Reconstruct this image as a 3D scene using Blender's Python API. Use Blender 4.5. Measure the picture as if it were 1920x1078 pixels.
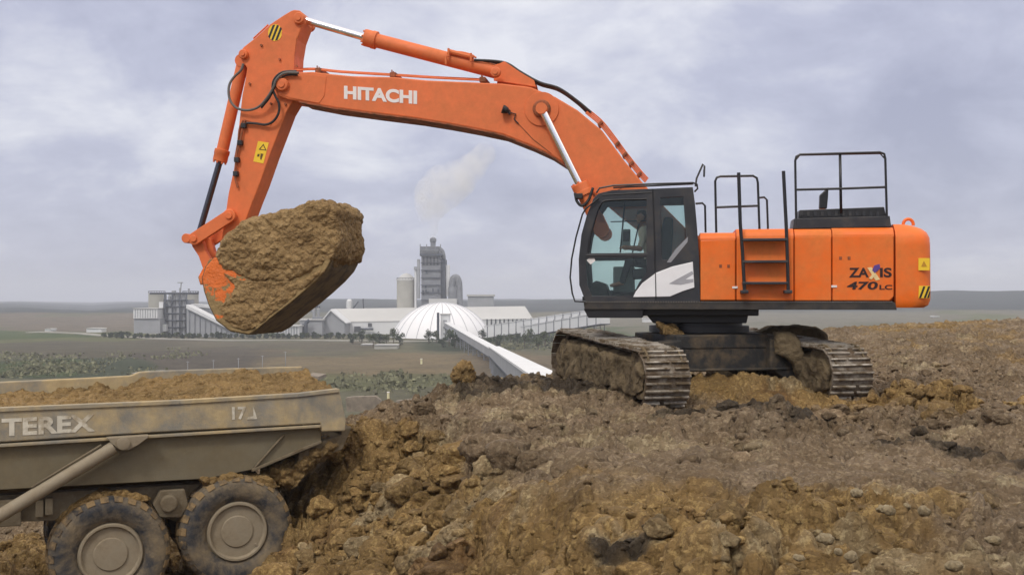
import bpy, bmesh, math, random
import numpy as np
from math import sin, cos, pi, radians as R
from mathutils import Vector, Matrix
from mathutils.geometry import tessellate_polygon

for o in list(bpy.data.objects):
    bpy.data.objects.remove(o)
S = bpy.context.scene
COL = S.collection
random.seed(7)
rng = np.random.default_rng(11)

# ------------------------------------------------------------------ camera
EYE = 1.85
F = 2059.0                       # focal length in photo pixels (photo is 1920 wide)
PITCH = math.atan(23 / F)
cd = bpy.data.cameras.new('camera'); cam = bpy.data.objects.new('camera', cd); COL.objects.link(cam)
cam.location = (0, 0, EYE); cam.rotation_euler = (pi / 2 + PITCH, 0, 0)
cd.sensor_width = 36; cd.lens = F / 1920 * 36; cd.clip_end = 30000; cd.clip_start = 0.1
S.camera = cam

# ------------------------------------------------------------------ world + sun (overcast)
ZENITH = 2.4                     # an overcast sky is brightest overhead
SUN_EL, SUN_AZ = R(47), R(205)    # azimuth measured clockwise from +Y
W = bpy.data.worlds.new('World'); S.world = W; W.use_nodes = True
wt = W.node_tree; wn = wt.nodes; wl = wt.links
bg = wn['Background']
sky = wn.new('ShaderNodeTexSky'); sky.sky_type = 'NISHITA'; sky.sun_disc = False
sky.sun_elevation = SUN_EL; sky.sun_rotation = SUN_AZ
tc = wn.new('ShaderNodeTexCoord')
sep = wn.new('ShaderNodeSeparateXYZ'); wl.new(tc.outputs['Generated'], sep.inputs[0])
def wmath(op, a, b=None, clamp=False):
    n = wn.new('ShaderNodeMath'); n.operation = op; n.use_clamp = clamp
    for i, v in enumerate((a, b)):
        if v is None: continue
        if isinstance(v, (int, float)): n.inputs[i].default_value = v
        else: wl.new(v, n.inputs[i])
    return n.outputs[0]
zz = wmath('ADD', wmath('MAXIMUM', sep.outputs[2], 0.0), 0.42)
cx = wmath('DIVIDE', sep.outputs[0], zz); cy = wmath('DIVIDE', sep.outputs[1], zz)
cmb = wn.new('ShaderNodeCombineXYZ'); wl.new(cx, cmb.inputs[0]); wl.new(cy, cmb.inputs[1])
def wnoise(scale, detail, rough, dist=0.0, off=(0, 0, 0)):
    mp = wn.new('ShaderNodeMapping'); mp.inputs['Location'].default_value = off
    wl.new(cmb.outputs[0], mp.inputs[0])
    n = wn.new('ShaderNodeTexNoise'); n.inputs['Scale'].default_value = scale
    n.inputs['Detail'].default_value = detail; n.inputs['Roughness'].default_value = rough
    n.inputs['Distortion'].default_value = dist
    wl.new(mp.outputs[0], n.inputs['Vector']); return n.outputs['Fac']
n1 = wnoise(1.7, 8, 0.56, 0.25, (3.1, 1.7, 0)); n2 = wnoise(5.2, 7, 0.6, 0.3, (8.0, 2.0, 0))
mix = wmath('ADD', wmath('MULTIPLY', n1, 0.66), wmath('MULTIPLY', n2, 0.34))
ramp = wn.new('ShaderNodeValToRGB'); wl.new(mix, ramp.inputs[0])
cr = ramp.color_ramp
cr.elements[0].position = 0.38; cr.elements[0].color = (3.9, 4.1, 5.6, 1)
cr.elements[1].position = 0.63; cr.elements[1].color = (8.9, 9.0, 9.7, 1)
e = cr.elements.new(0.5); e.color = (5.5, 5.7, 7.25, 1)
mx = wn.new('ShaderNodeMix'); mx.data_type = 'RGBA'; mx.inputs[0].default_value = 0.9
wl.new(sky.outputs[0], mx.inputs[6]); wl.new(ramp.outputs[0], mx.inputs[7])
zb = wn.new('ShaderNodeMapRange'); zb.interpolation_type = 'SMOOTHSTEP'; wl.new(sep.outputs[2], zb.inputs[0])
zb.inputs[1].default_value = 0.22; zb.inputs[2].default_value = 0.75; zb.inputs[3].default_value = 1.0; zb.inputs[4].default_value = ZENITH
nt = wn.new('ShaderNodeMix'); nt.data_type = 'RGBA'; nt.blend_type = 'MULTIPLY'; wl.new(mx.outputs[2], nt.inputs[6]); nt.inputs[7].default_value = (1.12, 1.0, 0.74, 1)
zt = wn.new('ShaderNodeMapRange'); wl.new(sep.outputs[2], zt.inputs[0]); zt.inputs[1].default_value = 0.25; zt.inputs[2].default_value = 0.6; wl.new(zt.outputs[0], nt.inputs[0])
sc_ = wn.new('ShaderNodeVectorMath'); sc_.operation = 'SCALE'; wl.new(nt.outputs[2], sc_.inputs[0]); wl.new(zb.outputs[0], sc_.inputs[3])
wl.new(sc_.outputs[0], bg.inputs[0]); bg.inputs[1].default_value = 0.1
sd = bpy.data.lights.new('sun', 'SUN'); sd.energy = 1.5; sd.angle = R(10); sd.color = (1, 0.96, 0.9)
sun = bpy.data.objects.new('sun', sd); COL.objects.link(sun)
sdir = Vector((sin(SUN_AZ) * cos(SUN_EL), cos(SUN_AZ) * cos(SUN_EL), sin(SUN_EL)))
sun.rotation_euler = sdir.to_track_quat('Z', 'Y').to_euler()
S.view_settings.view_transform = 'Standard'; S.view_settings.look = 'None'
S.view_settings.gamma = 1; S.view_settings.exposure = 0.0
S.render.engine = 'CYCLES'
S.cycles.volume_bounces = 2; S.cycles.max_bounces = 8

# ------------------------------------------------------------------ pixel -> place helpers
cp, sp = cos(PITCH), sin(PITCH)
def ray(px, py):
    a = (px - 960) / F; b = (539 - py) / F
    return Vector((a, cp - b * sp, sp + b * cp))
def at(px, py, Y):
    d = ray(px, py); return Vector((0, 0, EYE)) + d * (Y / d.y)
def onz(px, py, z):
    d = ray(px, py); return Vector((0, 0, EYE)) + d * ((z - EYE) / d.z)
class Frame:
    def __init__(s, ox, oy, yaw):
        s.o = Vector((ox, oy, 0)); s.yaw = yaw
        s.u = Vector((cos(yaw), sin(yaw), 0)); s.w = Vector((-sin(yaw), cos(yaw), 0))
    def p(s, px, py, w):
        d = ray(px, py); c = Vector((0, 0, EYE))
        t = (s.w.dot(s.o) + w - s.w.dot(c)) / s.w.dot(d)
        q = c + d * t - s.o
        return Vector((q.dot(s.u), w, q.z))
    def poly(s, pts, w):
        out = []
        for a in pts:
            q = s.p(a[0], a[1], w); out.append((q.x, q.z))
        return out

# ------------------------------------------------------------------ tagging
def tag(o, label=None, cat=None, group=None, kind=None):
    if label: o['label'] = label
    if cat: o['category'] = cat
    if group: o['group'] = group
    if kind: o['kind'] = kind
    return o
def thing(name, loc, yaw=0.0, label=None, cat=None, group=None):
    o = bpy.data.objects.new(name, None); COL.objects.link(o)
    o.location = loc; o.rotation_euler = (0, 0, yaw); o.empty_display_size = 0.3
    return tag(o, label, cat, group)
def copy_tree(o, parent=None):
    c = o.copy(); COL.objects.link(c); c.parent = parent
    for ch in list(o.children): copy_tree(ch, c)
    return c

# ------------------------------------------------------------------ materials
def new_mat(name):
    m = bpy.data.materials.new(name); m.use_nodes = True
    return m, m.node_tree.nodes, m.node_tree.links, m.node_tree.nodes['Principled BSDF']
def noise_node(n, l, scale, detail=5, rough=0.6, vec=None, dist=0):
    t = n.new('ShaderNodeTexNoise'); t.inputs['Scale'].default_value = scale
    t.inputs['Detail'].default_value = detail; t.inputs['Roughness'].default_value = rough
    t.inputs['Distortion'].default_value = dist
    if vec is not None: l.new(vec, t.inputs['Vector'])
    return t.outputs['Fac']
def ramp_node(n, l, fac, p0, p1, c0=(0, 0, 0, 1), c1=(1, 1, 1, 1)):
    r = n.new('ShaderNodeValToRGB'); l.new(fac, r.inputs[0])
    r.color_ramp.elements[0].position = p0; r.color_ramp.elements[0].color = c0
    r.color_ramp.elements[1].position = p1; r.color_ramp.elements[1].color = c1
    return r.outputs[0]
def mixc(n, l, fac, a, b, mode='MIX'):
    m = n.new('ShaderNodeMix'); m.data_type = 'RGBA'; m.blend_type = mode
    for i, v in ((0, fac), (6, a), (7, b)):
        if isinstance(v, (int, float)): m.inputs[i].default_value = v
        elif isinstance(v, tuple): m.inputs[i].default_value = (*v[:3], 1)
        else: l.new(v, m.inputs[i])
    return m.outputs[2]
def bump_node(n, l, h, dist, strength=1.0, normal=None):
    b = n.new('ShaderNodeBump'); b.inputs['Distance'].default_value = dist
    b.inputs['Strength'].default_value = strength; l.new(h, b.inputs['Height'])
    if normal is not None: l.new(normal, b.inputs['Normal'])
    return b.outputs[0]
MUD = (0.16, 0.105, 0.05)
def mat(name, col, rough=0.5, metal=0.0, var=0.15, vscale=3.0, dirt=0.0, dcol=MUD, dscale=2.5,
        drange=0.06, bump=0.0, bscale=20.0, spec=0.5, clean=None):
    m, n, l, b = new_mat(name)
    t = n.new('ShaderNodeTexCoord'); v = t.outputs['Object']
    f = noise_node(n, l, vscale, 5, 0.6, v)
    lo = tuple(c * (1 - var) for c in col); hi = tuple(min(1, c * (1 + var)) for c in col)
    c = mixc(n, l, ramp_node(n, l, f, 0.3, 0.7), lo, hi)
    rg = None
    if dirt > 0:
        d = noise_node(n, l, dscale, 9, 0.68, v, 0.2)
        th = 0.68 - 0.36 * dirt
        if clean:
            vd = n.new('ShaderNodeVectorMath'); vd.operation = 'DISTANCE'; l.new(v, vd.inputs[0]); vd.inputs[1].default_value = clean[:3]
            ad = n.new('ShaderNodeMath'); ad.operation = 'MULTIPLY_ADD'; ad.use_clamp = True; l.new(vd.outputs['Value'], ad.inputs[0]); ad.inputs[1].default_value = 0.30 / clean[3]; l.new(d, ad.inputs[2]); d = ad.outputs[0]
        dm = ramp_node(n, l, d, th - drange, th + drange)
        d2 = noise_node(n, l, dscale * 6, 4, 0.6, v)
        dc = mixc(n, l, d2, tuple(x * 0.7 for x in dcol), tuple(x * 1.3 for x in dcol))
        c = mixc(n, l, dm, c, dc)
        rg = n.new('ShaderNodeMapRange'); l.new(dm, rg.inputs[0])
        rg.inputs[3].default_value = rough; rg.inputs[4].default_value = 0.95
        l.new(rg.outputs[0], b.inputs['Roughness'])
    else:
        b.inputs['Roughness'].default_value = rough
    l.new(c, b.inputs['Base Color'])
    b.inputs['Metallic'].default_value = metal
    b.inputs['Specular IOR Level'].default_value = spec
    if bump > 0:
        h = noise_node(n, l, bscale, 8, 0.65, v)
        l.new(bump_node(n, l, h, bump), b.inputs['Normal'])
    return m
ORANGE = (0.84, 0.152, 0.007)
M = {}
M['orange'] = mat('orange_paint', ORANGE, 0.36, dirt=0.24, dcol=(0.62, 0.19, 0.04), dscale=1.8, drange=0.22, var=0.07, vscale=4, bump=0.0015, bscale=3)
M['boom'] = mat('dusty_orange_paint', (0.76, 0.160, 0.038), 0.48, dirt=0.26, dcol=(0.56, 0.17, 0.06), dscale=1.3, drange=0.28, var=0.09, vscale=6.0, bump=0.002, bscale=5)
M['grime'] = mat('grimy_orange', (0.42, 0.10, 0.03), 0.6, dirt=0.5, dcol=(0.12, 0.06, 0.03), dscale=5, drange=0.15)
M['chrome'] = mat('chrome_rod', (0.86, 0.87, 0.9), 0.16, 1.0, var=0.02)
M['chromedarkrefl'] = mat('dark_reflection_rod', (0.10, 0.10, 0.12), 0.25, 0.9, var=0.05)  # chrome rod with its dark reflection put into the base colour
M['darksteel'] = mat('dark_steel', (0.022, 0.023, 0.026), 0.45, 0.2, var=0.3)
M['black'] = mat('black_paint', (0.012, 0.013, 0.016), 0.4, var=0.3)
M['cabgrey'] = mat('cab_charcoal', (0.028, 0.030, 0.036), 0.38, var=0.25, dirt=0.12, dcol=(0.07, 0.06, 0.05), dscale=3, drange=0.15)
M['deckdirty'] = mat('dusty_deck', (0.02, 0.02, 0.022), 0.6, var=0.3, dirt=0.45, dcol=(0.07, 0.06, 0.05), dscale=4, drange=0.15)
M['silver'] = mat('silver_panel', (0.80, 0.80, 0.82), 0.3, 0.0, var=0.05)
M['white'] = mat('white_letter', (0.78, 0.74, 0.72), 0.5, var=0.06)
M['letter_dark'] = mat('dark_letter', (0.025, 0.008, 0.008), 0.5, var=0.2)
M['yellow'] = mat('yellow_sticker', (0.85, 0.56, 0.03), 0.45, var=0.06)
M['lettergold'] = mat('letter_gold', (0.8, 0.6, 0.3), 0.5)
M['letterpurple'] = mat('letter_purple', (0.10, 0.05, 0.25), 0.5)
M['hose'] = mat('rubber_hose', (0.018, 0.018, 0.02), 0.55)
M['hosegrey'] = mat('grey_hose', (0.12, 0.11, 0.10), 0.6)
M['track'] = mat('worn_track_shoe', (0.25, 0.22, 0.18), 0.5, 0.35, var=0.25, vscale=6, dirt=0.62, dcol=(0.115, 0.08, 0.05), dscale=3.5, drange=0.1, bump=0.015, bscale=14)
M['grouser'] = mat('polished_grouser', (0.42, 0.385, 0.33), 0.45, 0.4, var=0.2, vscale=8, dirt=0.5, dcol=(0.16, 0.12, 0.075), dscale=2.6, drange=0.08)
M['trackmud'] = mat('caked_track_mud', (0.165, 0.125, 0.075), 0.95, var=0.3, vscale=2, dirt=0.34, dcol=(0.07, 0.052, 0.033), dscale=3, bump=0.10, bscale=8, spec=0.15)
M['carbody'] = mat('muddy_car_body', (0.018, 0.018, 0.018), 0.6, dirt=0.42, dcol=(0.10, 0.075, 0.048), dscale=2.2, drange=0.08, bump=0.02, bscale=10)
M['bucket'] = mat('muddy_bucket_paint', (0.72, 0.16, 0.025), 0.55, dirt=0.62, dcol=(0.24, 0.155, 0.068), dscale=1.15, drange=0.02, bump=0.05, bscale=9)
M['bucketfloor'] = mat('bucket_floor_steel', (0.07, 0.052, 0.03), 0.8, 0.0, dirt=0.6, dcol=(0.17, 0.12, 0.06), dscale=3, bump=0.01)
M['skin'] = mat('skin', (0.48, 0.25, 0.17), 0.55, var=0.05)
M['shirt'] = mat('cream_shirt', (0.82, 0.68, 0.56), 0.8, var=0.08)
M['trousers'] = mat('dark_trousers', (0.04, 0.045, 0.06), 0.85)
M['hair'] = mat('dark_hair', (0.02, 0.015, 0.012), 0.7)
M['seat'] = mat('seat_fabric', (0.05, 0.055, 0.06), 0.8)
M['console'] = mat('console_plastic', (0.33, 0.36, 0.36), 0.6)

def glass_mat(name, tint, refl=1.0):
    m, n, l, b = new_mat(name); n.remove(b)
    out = n['Material Output']
    tr = n.new('ShaderNodeBsdfTransparent'); tr.inputs[0].default_value = (*tint, 1)
    gl = n.new('ShaderNodeBsdfGlossy'); gl.inputs['Roughness'].default_value = 0.03
    gl.inputs[0].default_value = (0.9, 0.95, 0.95, 1)
    fr = n.new('ShaderNodeFresnel'); fr.inputs[0].default_value = 1.5
    ms = n.new('ShaderNodeMixShader'); l.new(fr.outputs[0], ms.inputs[0])
    l.new(tr.outputs[0], ms.inputs[1]); l.new(gl.outputs[0], ms.inputs[2])
    l.new(ms.outputs[0], out.inputs[0]); return m
M['glass'] = glass_mat('tinted_cab_glass', (0.84, 0.91, 0.89))

def soil_mat(name, base=(0.35, 0.22, 0.08), second=(0.20, 0.13, 0.055), pale=(0.44, 0.31, 0.14), attr=False, k=1.0):
    m, n, l, b = new_mat(name)
    t = n.new('ShaderNodeTexCoord'); v = t.outputs['Object']
    f1 = noise_node(n, l, 1.3 * k, 8, 0.65, v); f2 = noise_node(n, l, 13.0 * k, 9, 0.75, v)
    f3 = noise_node(n, l, 40.0 * k, 6, 0.7, v)
    if attr:
        a = n.new('ShaderNodeAttribute'); a.attribute_name = 'soil'
        c = a.outputs['Color']
        c = mixc(n, l, ramp_node(n, l, f1, 0.3, 0.75), c, mixc(n, l, 1.0, c, (0.50, 0.46, 0.41), 'MULTIPLY'))
        c = mixc(n, l, ramp_node(n, l, f2, 0.52, 0.72), c, mixc(n, l, 1.0, c, (1.28, 1.27, 1.26), 'MULTIPLY'))
        c = mixc(n, l, ramp_node(n, l, f2, 0.46, 0.28), c, mixc(n, l, 1.0, c, (0.62, 0.58, 0.55), 'MULTIPLY'))
    else:
        c = mixc(n, l, ramp_node(n, l, f1, 0.35, 0.65), base, second)
        c = mixc(n, l, ramp_node(n, l, f2, 0.5, 0.75), c, pale)
    c = mixc(n, l, ramp_node(n, l, f3, 0.35, 0.7), mixc(n, l, 1.0, c, (0.78, 0.78, 0.78), 'MULTIPLY'), c)
    l.new(c, b.inputs['Base Color'])
    rgh = n.new('ShaderNodeMapRange'); l.new(f1, rgh.inputs[0]); rgh.inputs[1].default_value = 0.35; rgh.inputs[2].default_value = 0.6; rgh.inputs[3].default_value = 0.55; rgh.inputs[4].default_value = 0.95; l.new(rgh.outputs[0], b.inputs['Roughness']); b.inputs['Specular IOR Level'].default_value = 0.3
    vo = n.new('ShaderNodeTexVoronoi'); vo.inputs['Scale'].default_value = 9 * k; vo.feature = 'SMOOTH_F1'; vo.inputs['Smoothness'].default_value = 0.25
    wv = n.new('ShaderNodeVectorMath'); wv.operation = 'ADD'; l.new(v, wv.inputs[0]); nz = n.new('ShaderNodeTexNoise'); nz.inputs['Scale'].default_value = 6 * k; nz.inputs['Detail'].default_value = 4; l.new(v, nz.inputs['Vector'])
    sv = n.new('ShaderNodeVectorMath'); sv.operation = 'SCALE'; sv.inputs[3].default_value = 0.22 / k; l.new(nz.outputs['Color'], sv.inputs[0]); l.new(sv.outputs[0], wv.inputs[1]); l.new(wv.outputs[0], vo.inputs['Vector'])
    inv = n.new('ShaderNodeMath'); inv.operation = 'SUBTRACT'; inv.inputs[0].default_value = 1.0; l.new(vo.outputs['Distance'], inv.inputs[1])
    nb = bump_node(n, l, f2, 0.06 / k, 0.8); nb = bump_node(n, l, inv.outputs[0], 0.10 / k, 0.8, nb); nb = bump_node(n, l, f3, 0.012 / k, 0.8, nb)
    l.new(nb, b.inputs['Normal']); return m
M['soil'] = soil_mat('excavated_clay')
M['loadsoil'] = soil_mat('bucket_clay', (0.42, 0.275, 0.12), (0.29, 0.185, 0.082), (0.50, 0.35, 0.17))
M['ground'] = soil_mat('churned_mud', attr=True)

# ------------------------------------------------------------------ mesh builder
class B:
    def __init__(s): s.bm = bmesh.new(); s.mi = 0; s.M = None
    def v(s, p):
        p = Vector(p); 
        if s.M is not None: p = s.M @ p
        return s.bm.verts.new(p)
    def f(s, vs, smooth=False):
        try:
            q = s.bm.faces.new(vs); q.smooth = smooth; q.material_index = s.mi; return q
        except ValueError: return None
    def prism(s, poly, w0, w1, holes=(), back=None):
        """poly in the (x,z) plane, extruded along y. back: another outline (same count) for the far face"""
        back = back or poly
        if not holes:
            a = [s.v((x, w0, z)) for x, z in poly]; b = [s.v((x, w1, z)) for x, z in back]
            s.f(a); s.f(b[::-1]); k = len(a)
            for i in range(k): s.f([a[i], b[i], b[(i + 1) % k], a[(i + 1) % k]])
        else:
            loops = [poly] + list(holes)
            tri = tessellate_polygon([[Vector((x, z, 0)) for x, z in lp] for lp in loops])
            flat = [q for lp in loops for q in lp]
            a = [s.v((x, w0, z)) for x, z in flat]; b = [s.v((x, w1, z)) for x, z in flat]
            for t in tri: s.f([a[i] for i in t]); s.f([b[i] for i in reversed(t)])
            i0 = 0
            for lp in loops:
                k = len(lp)
                for i in range(k):
                    p, q = i0 + i, i0 + (i + 1) % k
                    s.f([a[p], b[p], b[q], a[q]])
                i0 += k
        return s
    def box(s, x0, x1, y0, y1, z0, z1):
        return s.prism([(x0, z0), (x1, z0), (x1, z1), (x0, z1)], y0, y1)
    def ring(s, c, t, r, seg, up=None, r2=None):
        t = Vector(t).normalized(); up = up or (Vector((0, 0, 1)) if abs(t.z) < 0.9 else Vector((0, 1, 0)))
        a = t.cross(up).normalized(); b = a.cross(t)
        r2 = r2 or r
        return [s.v(Vector(c) + a * (r * cos(2 * pi * i / seg)) + b * (r2 * sin(2 * pi * i / seg))) for i in range(seg)]
    def tube(s, pts, r, seg=10):
        pts = [Vector(p) for p in pts]; prev = None; rs = r if isinstance(r, (list, tuple)) else [r] * len(pts)
        d0 = (pts[1] - pts[0]).normalized()
        up = Vector((0, 0, 1)) if abs(d0.z) < 0.9 else Vector((0, 1, 0))
        for i, p in enumerate(pts):
            d = (pts[min(i + 1, len(pts) - 1)] - pts[max(i - 1, 0)]).normalized()
            a = d.cross(up).normalized(); up = a.cross(d).normalized()
            rg = [s.v(p + a * (rs[i] * cos(2 * pi * k / seg)) + up * (rs[i] * sin(2 * pi * k / seg))) for k in range(seg)]
            if prev:
                for k in range(seg): s.f([prev[k], prev[(k + 1) % seg], rg[(k + 1) % seg], rg[k]], True)
            else: s.f(rg)
            prev = rg
        s.f(prev[::-1]); return s
    def cyl(s, p0, p1, r0, r1=None, seg=24):
        return s.tube([p0, p1], [r0, r0 if r1 is None else r1], seg)
    def lathe(s, prof, org, axis, seg=32):
        """prof: (radius, distance along axis)"""
        org = Vector(org); ax = Vector(axis).normalized(); prev = None
        for r, a in prof:
            rg = s.ring(org + ax * a, ax, max(r, 1e-4), seg)
            if prev:
                for k in range(seg): s.f([prev[k], prev[(k + 1) % seg], rg[(k + 1) % seg], rg[k]], True)
            else: s.f(rg)
            prev = rg
        s.f(prev[::-1]); return s
    def sphere(s, c, r, seg=12, scale=(1, 1, 1)):
        c = Vector(c); prev = None; n = seg // 2 + 1
        for i in range(1, n):
            th = pi * i / n
            rg = [s.v(c + Vector((r * sin(th) * cos(2 * pi * k / seg) * scale[0], r * sin(th) * sin(2 * pi * k / seg) * scale[1], r * cos(th) * scale[2]))) for k in range(seg)]
            if prev:
                for k in range(seg): s.f([prev[k], rg[k], rg[(k + 1) % seg], prev[(k + 1) % seg]], True)
            else: s.f(rg, True)
            prev = rg
        s.f(prev[::-1], True); return s
    def split_obj(s, name, m, parent=None, bevel=0.0):
        """every separate piece becomes an object of its own"""
        s.bm.verts.index_update(); left = set(s.bm.verts); out = []
        while left:
            st = [left.pop()]; isl = set(st)
            while st:
                for e in st.pop().link_edges:
                    for q in e.verts:
                        if q not in isl: isl.add(q); left.discard(q); st.append(q)
            b = B(); mp = {q: b.bm.verts.new(q.co) for q in sorted(isl, key=lambda q: q.index)}
            for f in s.bm.faces:
                if f.verts[0] in isl:
                    g_ = b.bm.faces.new([mp[q] for q in f.verts]); g_.smooth = f.smooth
            out.append(b.obj(name, m, parent, bevel))
        s.bm.free(); return out
    def obj(s, name, m, parent=None, bevel=0.0, seg=2, smooth=False, fix=True):
        if fix: bmesh.ops.recalc_face_normals(s.bm, faces=s.bm.faces)
        if smooth:
            for f in s.bm.faces: f.smooth = True
        s.bm.normal_update()
        for e in s.bm.edges:
            if len(e.link_faces) == 2 and e.link_faces[0].normal.angle(e.link_faces[1].normal, 0) > R(38): e.smooth = False
        me = bpy.data.meshes.new(name); s.bm.to_mesh(me); s.bm.free()
        for q in (m if isinstance(m, (list, tuple)) else [m]): me.materials.append(q)
        o = bpy.data.objects.new(name, me); COL.objects.link(o)
        if parent: o.parent = parent
        if bevel:
            b = o.modifiers.new('bevel', 'BEVEL'); b.width = bevel; b.segments = seg
            b.limit_method = 'ANGLE'; b.angle_limit = R(35)
        return o

def spline(pts, n=8):
    """Catmull-Rom through 3D points"""
    P = [Vector(p) for p in pts]; P = [P[0] * 2 - P[1]] + P + [P[-1] * 2 - P[-2]]
    out = []
    for i in range(1, len(P) - 2):
        for k in range(n):
            t = k / n; a, b, c, d = P[i - 1], P[i], P[i + 1], P[i + 2]
            out.append(0.5 * ((2 * b) + (c - a) * t + (2 * a - 5 * b + 4 * c - d) * t * t + (3 * b - a - 3 * c + d) * t ** 3))
    out.append(P[-2]); return out
def circle2(cx, cz, r, n=20, a0=0, a1=2 * pi):
    return [(cx + r * cos(a0 + (a1 - a0) * i / n), cz + r * sin(a0 + (a1 - a0) * i / n)) for i in range(n)]

def text_obj(txt, name, fr, w, p0, p1, hpx, m, parent, bold=0.02, depth=0.006, shear=0.0):
    """letters standing on the baseline p0..p1 (pixels) of the plane w of frame fr"""
    c = bpy.data.curves.new('t', 'FONT'); c.body = txt; c.size = 1; c.offset = bold; c.extrude = 0.5; c.shear = shear
    o = bpy.data.objects.new('t', c); COL.objects.link(o)
    bpy.context.view_layer.update()
    me = bpy.data.meshes.new_from_object(o.evaluated_get(bpy.context.evaluated_depsgraph_get()))
    bpy.data.objects.remove(o)
    co = np.zeros(len(me.vertices) * 3); me.vertices.foreach_get('co', co); co = co.reshape(-1, 3)
    x0, x1 = co[:, 0].min(), co[:, 0].max(); y0, y1 = co[:, 1].min(), co[:, 1].max()
    a = fr.p(*p0, w); b = fr.p(*p1, w); up = fr.p(p0[0], p0[1] - hpx, w)
    for v in me.vertices:
        u = (v.co.x - x0) / (x1 - x0); q = (v.co.y - y0) / (y1 - y0)
        pt = a + (b - a) * u + (up - a) * q
        v.co = Vector((pt.x, w + v.co.z * depth, pt.z))
    bm = bmesh.new(); bm.from_mesh(me); bmesh.ops.recalc_face_normals(bm, faces=bm.faces); bm.to_mesh(me); bm.free()
    me.materials.clear(); me.materials.append(m)
    for p in me.polygons: p.material_index = 0
    ob = bpy.data.objects.new(name, me); COL.objects.link(ob); ob.parent = parent
    return ob

# ------------------------------------------------------------------ numpy noise
def _h(ix, iy, seed):
    n = (ix.astype(np.int64) * 374761393 + iy.astype(np.int64) * 668265263 + seed * 974634777) & 0xffffffff
    n = ((n ^ (n >> 13)) * 1274126177) & 0xffffffff
    n = n ^ (n >> 16)
    return (n & 0xffffff) / float(0xffffff)
def vnoise(x, y, seed=0):
    ix = np.floor(x); iy = np.floor(y); fx = x - ix; fy = y - iy
    fx = fx * fx * fx * (fx * (fx * 6 - 15) + 10); fy = fy * fy * fy * (fy * (fy * 6 - 15) + 10)
    a = _h(ix, iy, seed); b = _h(ix + 1, iy, seed); c = _h(ix, iy + 1, seed); d = _h(ix + 1, iy + 1, seed)
    return (a * (1 - fx) + b * fx) * (1 - fy) + (c * (1 - fx) + d * fx) * fy
def fbm(x, y, octv=5, seed=0, gain=0.5):
    s = 0; a = 1; t = 0
    for i in range(octv):
        s = s + a * vnoise(x * 2 ** i + 17.3 * i, y * 2 ** i - 9.1 * i, seed + i); t += a; a *= gain
    return s / t * 2 - 1
def clods(x, y, cell, seed, dens=0.8):
    """rounded / angular clods: max of jittered caps, returns height in metres"""
    gx = x / cell; gy = y / cell; ix = np.floor(gx); iy = np.floor(gy)
    best = np.zeros_like(x)
    for dx in (-1, 0, 1):
        for dy in (-1, 0, 1):
            cxx = ix + dx; cyy = iy + dy
            jx = _h(cxx, cyy, seed); jy = _h(cxx, cyy, seed + 1); rr = _h(cxx, cyy, seed + 2)
            an = _h(cxx, cyy, seed + 3) * pi; el = 0.6 + 0.8 * _h(cxx, cyy, seed + 4)
            rr = np.where(_h(cxx, cyy, seed + 5) < dens, 0.22 + 0.55 * rr, 0.0)
            ux = gx - cxx - jx; uy = gy - cyy - jy
            a = ux * np.cos(an) + uy * np.sin(an); b = (-ux * np.sin(an) + uy * np.cos(an)) * el
            d2 = a * a + b * b + 0.25 * (np.abs(a) + np.abs(b)) ** 2 * 0.5
            tl = (_h(cxx, cyy, seed + 6) - 0.5) * 0.9
            h = rr * np.maximum(1 - d2 / (rr * rr + 1e-6), 0) ** 0.38 * (rr > 0) * (1 + tl * a / (rr + 0.05))
            best = np.maximum(best, h)
    return best * cell
def _h3(ix, iy, iz, seed): return _h(ix + iz * 57, iy + iz * 131, seed)
def vnoise3(x, y, z, seed=0):
    iz = np.floor(z); fz = z - iz; fz = fz * fz * (3 - 2 * fz)
    a = vnoise(x + iz * 37.7, y + iz * 91.3, seed); b = vnoise(x + (iz + 1) * 37.7, y + (iz + 1) * 91.3, seed)
    return a * (1 - fz) + b * fz
def fbm3(x, y, z, octv=5, seed=0):
    s = 0; a = 1; t = 0
    for i in range(octv):
        s = s + a * vnoise3(x * 2 ** i + 17.3 * i, y * 2 ** i - 9.1 * i, z * 2 ** i + 5.7 * i, seed + i); t += a; a *= 0.5
    return s / t * 2 - 1
def clods3(x, y, z, seed):
    ix, iy, iz = np.floor(x), np.floor(y), np.floor(z); best = np.zeros_like(x)
    for dx in (-1, 0, 1):
        for dy in (-1, 0, 1):
            for dz in (-1, 0, 1):
                a, b, c = ix + dx, iy + dy, iz + dz
                px = x - a - _h3(a, b, c, seed); py = y - b - _h3(a, b, c, seed + 1); pz = z - c - _h3(a, b, c, seed + 2)
                r = 0.3 + 0.45 * _h3(a, b, c, seed + 3)
                best = np.maximum(best, np.sqrt(np.maximum(r * r - px * px - py * py - pz * pz, 0)))
    return best
def cracks(x, y, cell, seed, width):
    """1 along the gaps between Voronoi blocks, 0 elsewhere"""
    gx = x / cell; gy = y / cell; ix = np.floor(gx); iy = np.floor(gy); f1 = np.full_like(x, 9.0); f2 = np.full_like(x, 9.0)
    for dx in (-1, 0, 1):
        for dy in (-1, 0, 1):
            d = np.hypot(gx - ix - dx - _h(ix + dx, iy + dy, seed), gy - iy - dy - _h(ix + dx, iy + dy, seed + 1))
            f2 = np.minimum(f2, np.maximum(f1, d)); f1 = np.minimum(f1, d)
    return np.exp(-((f2 - f1) / width) ** 2)
def sstep(t):
    t = np.clip(t, 0, 1); return t * t * (3 - 2 * t)

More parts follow.
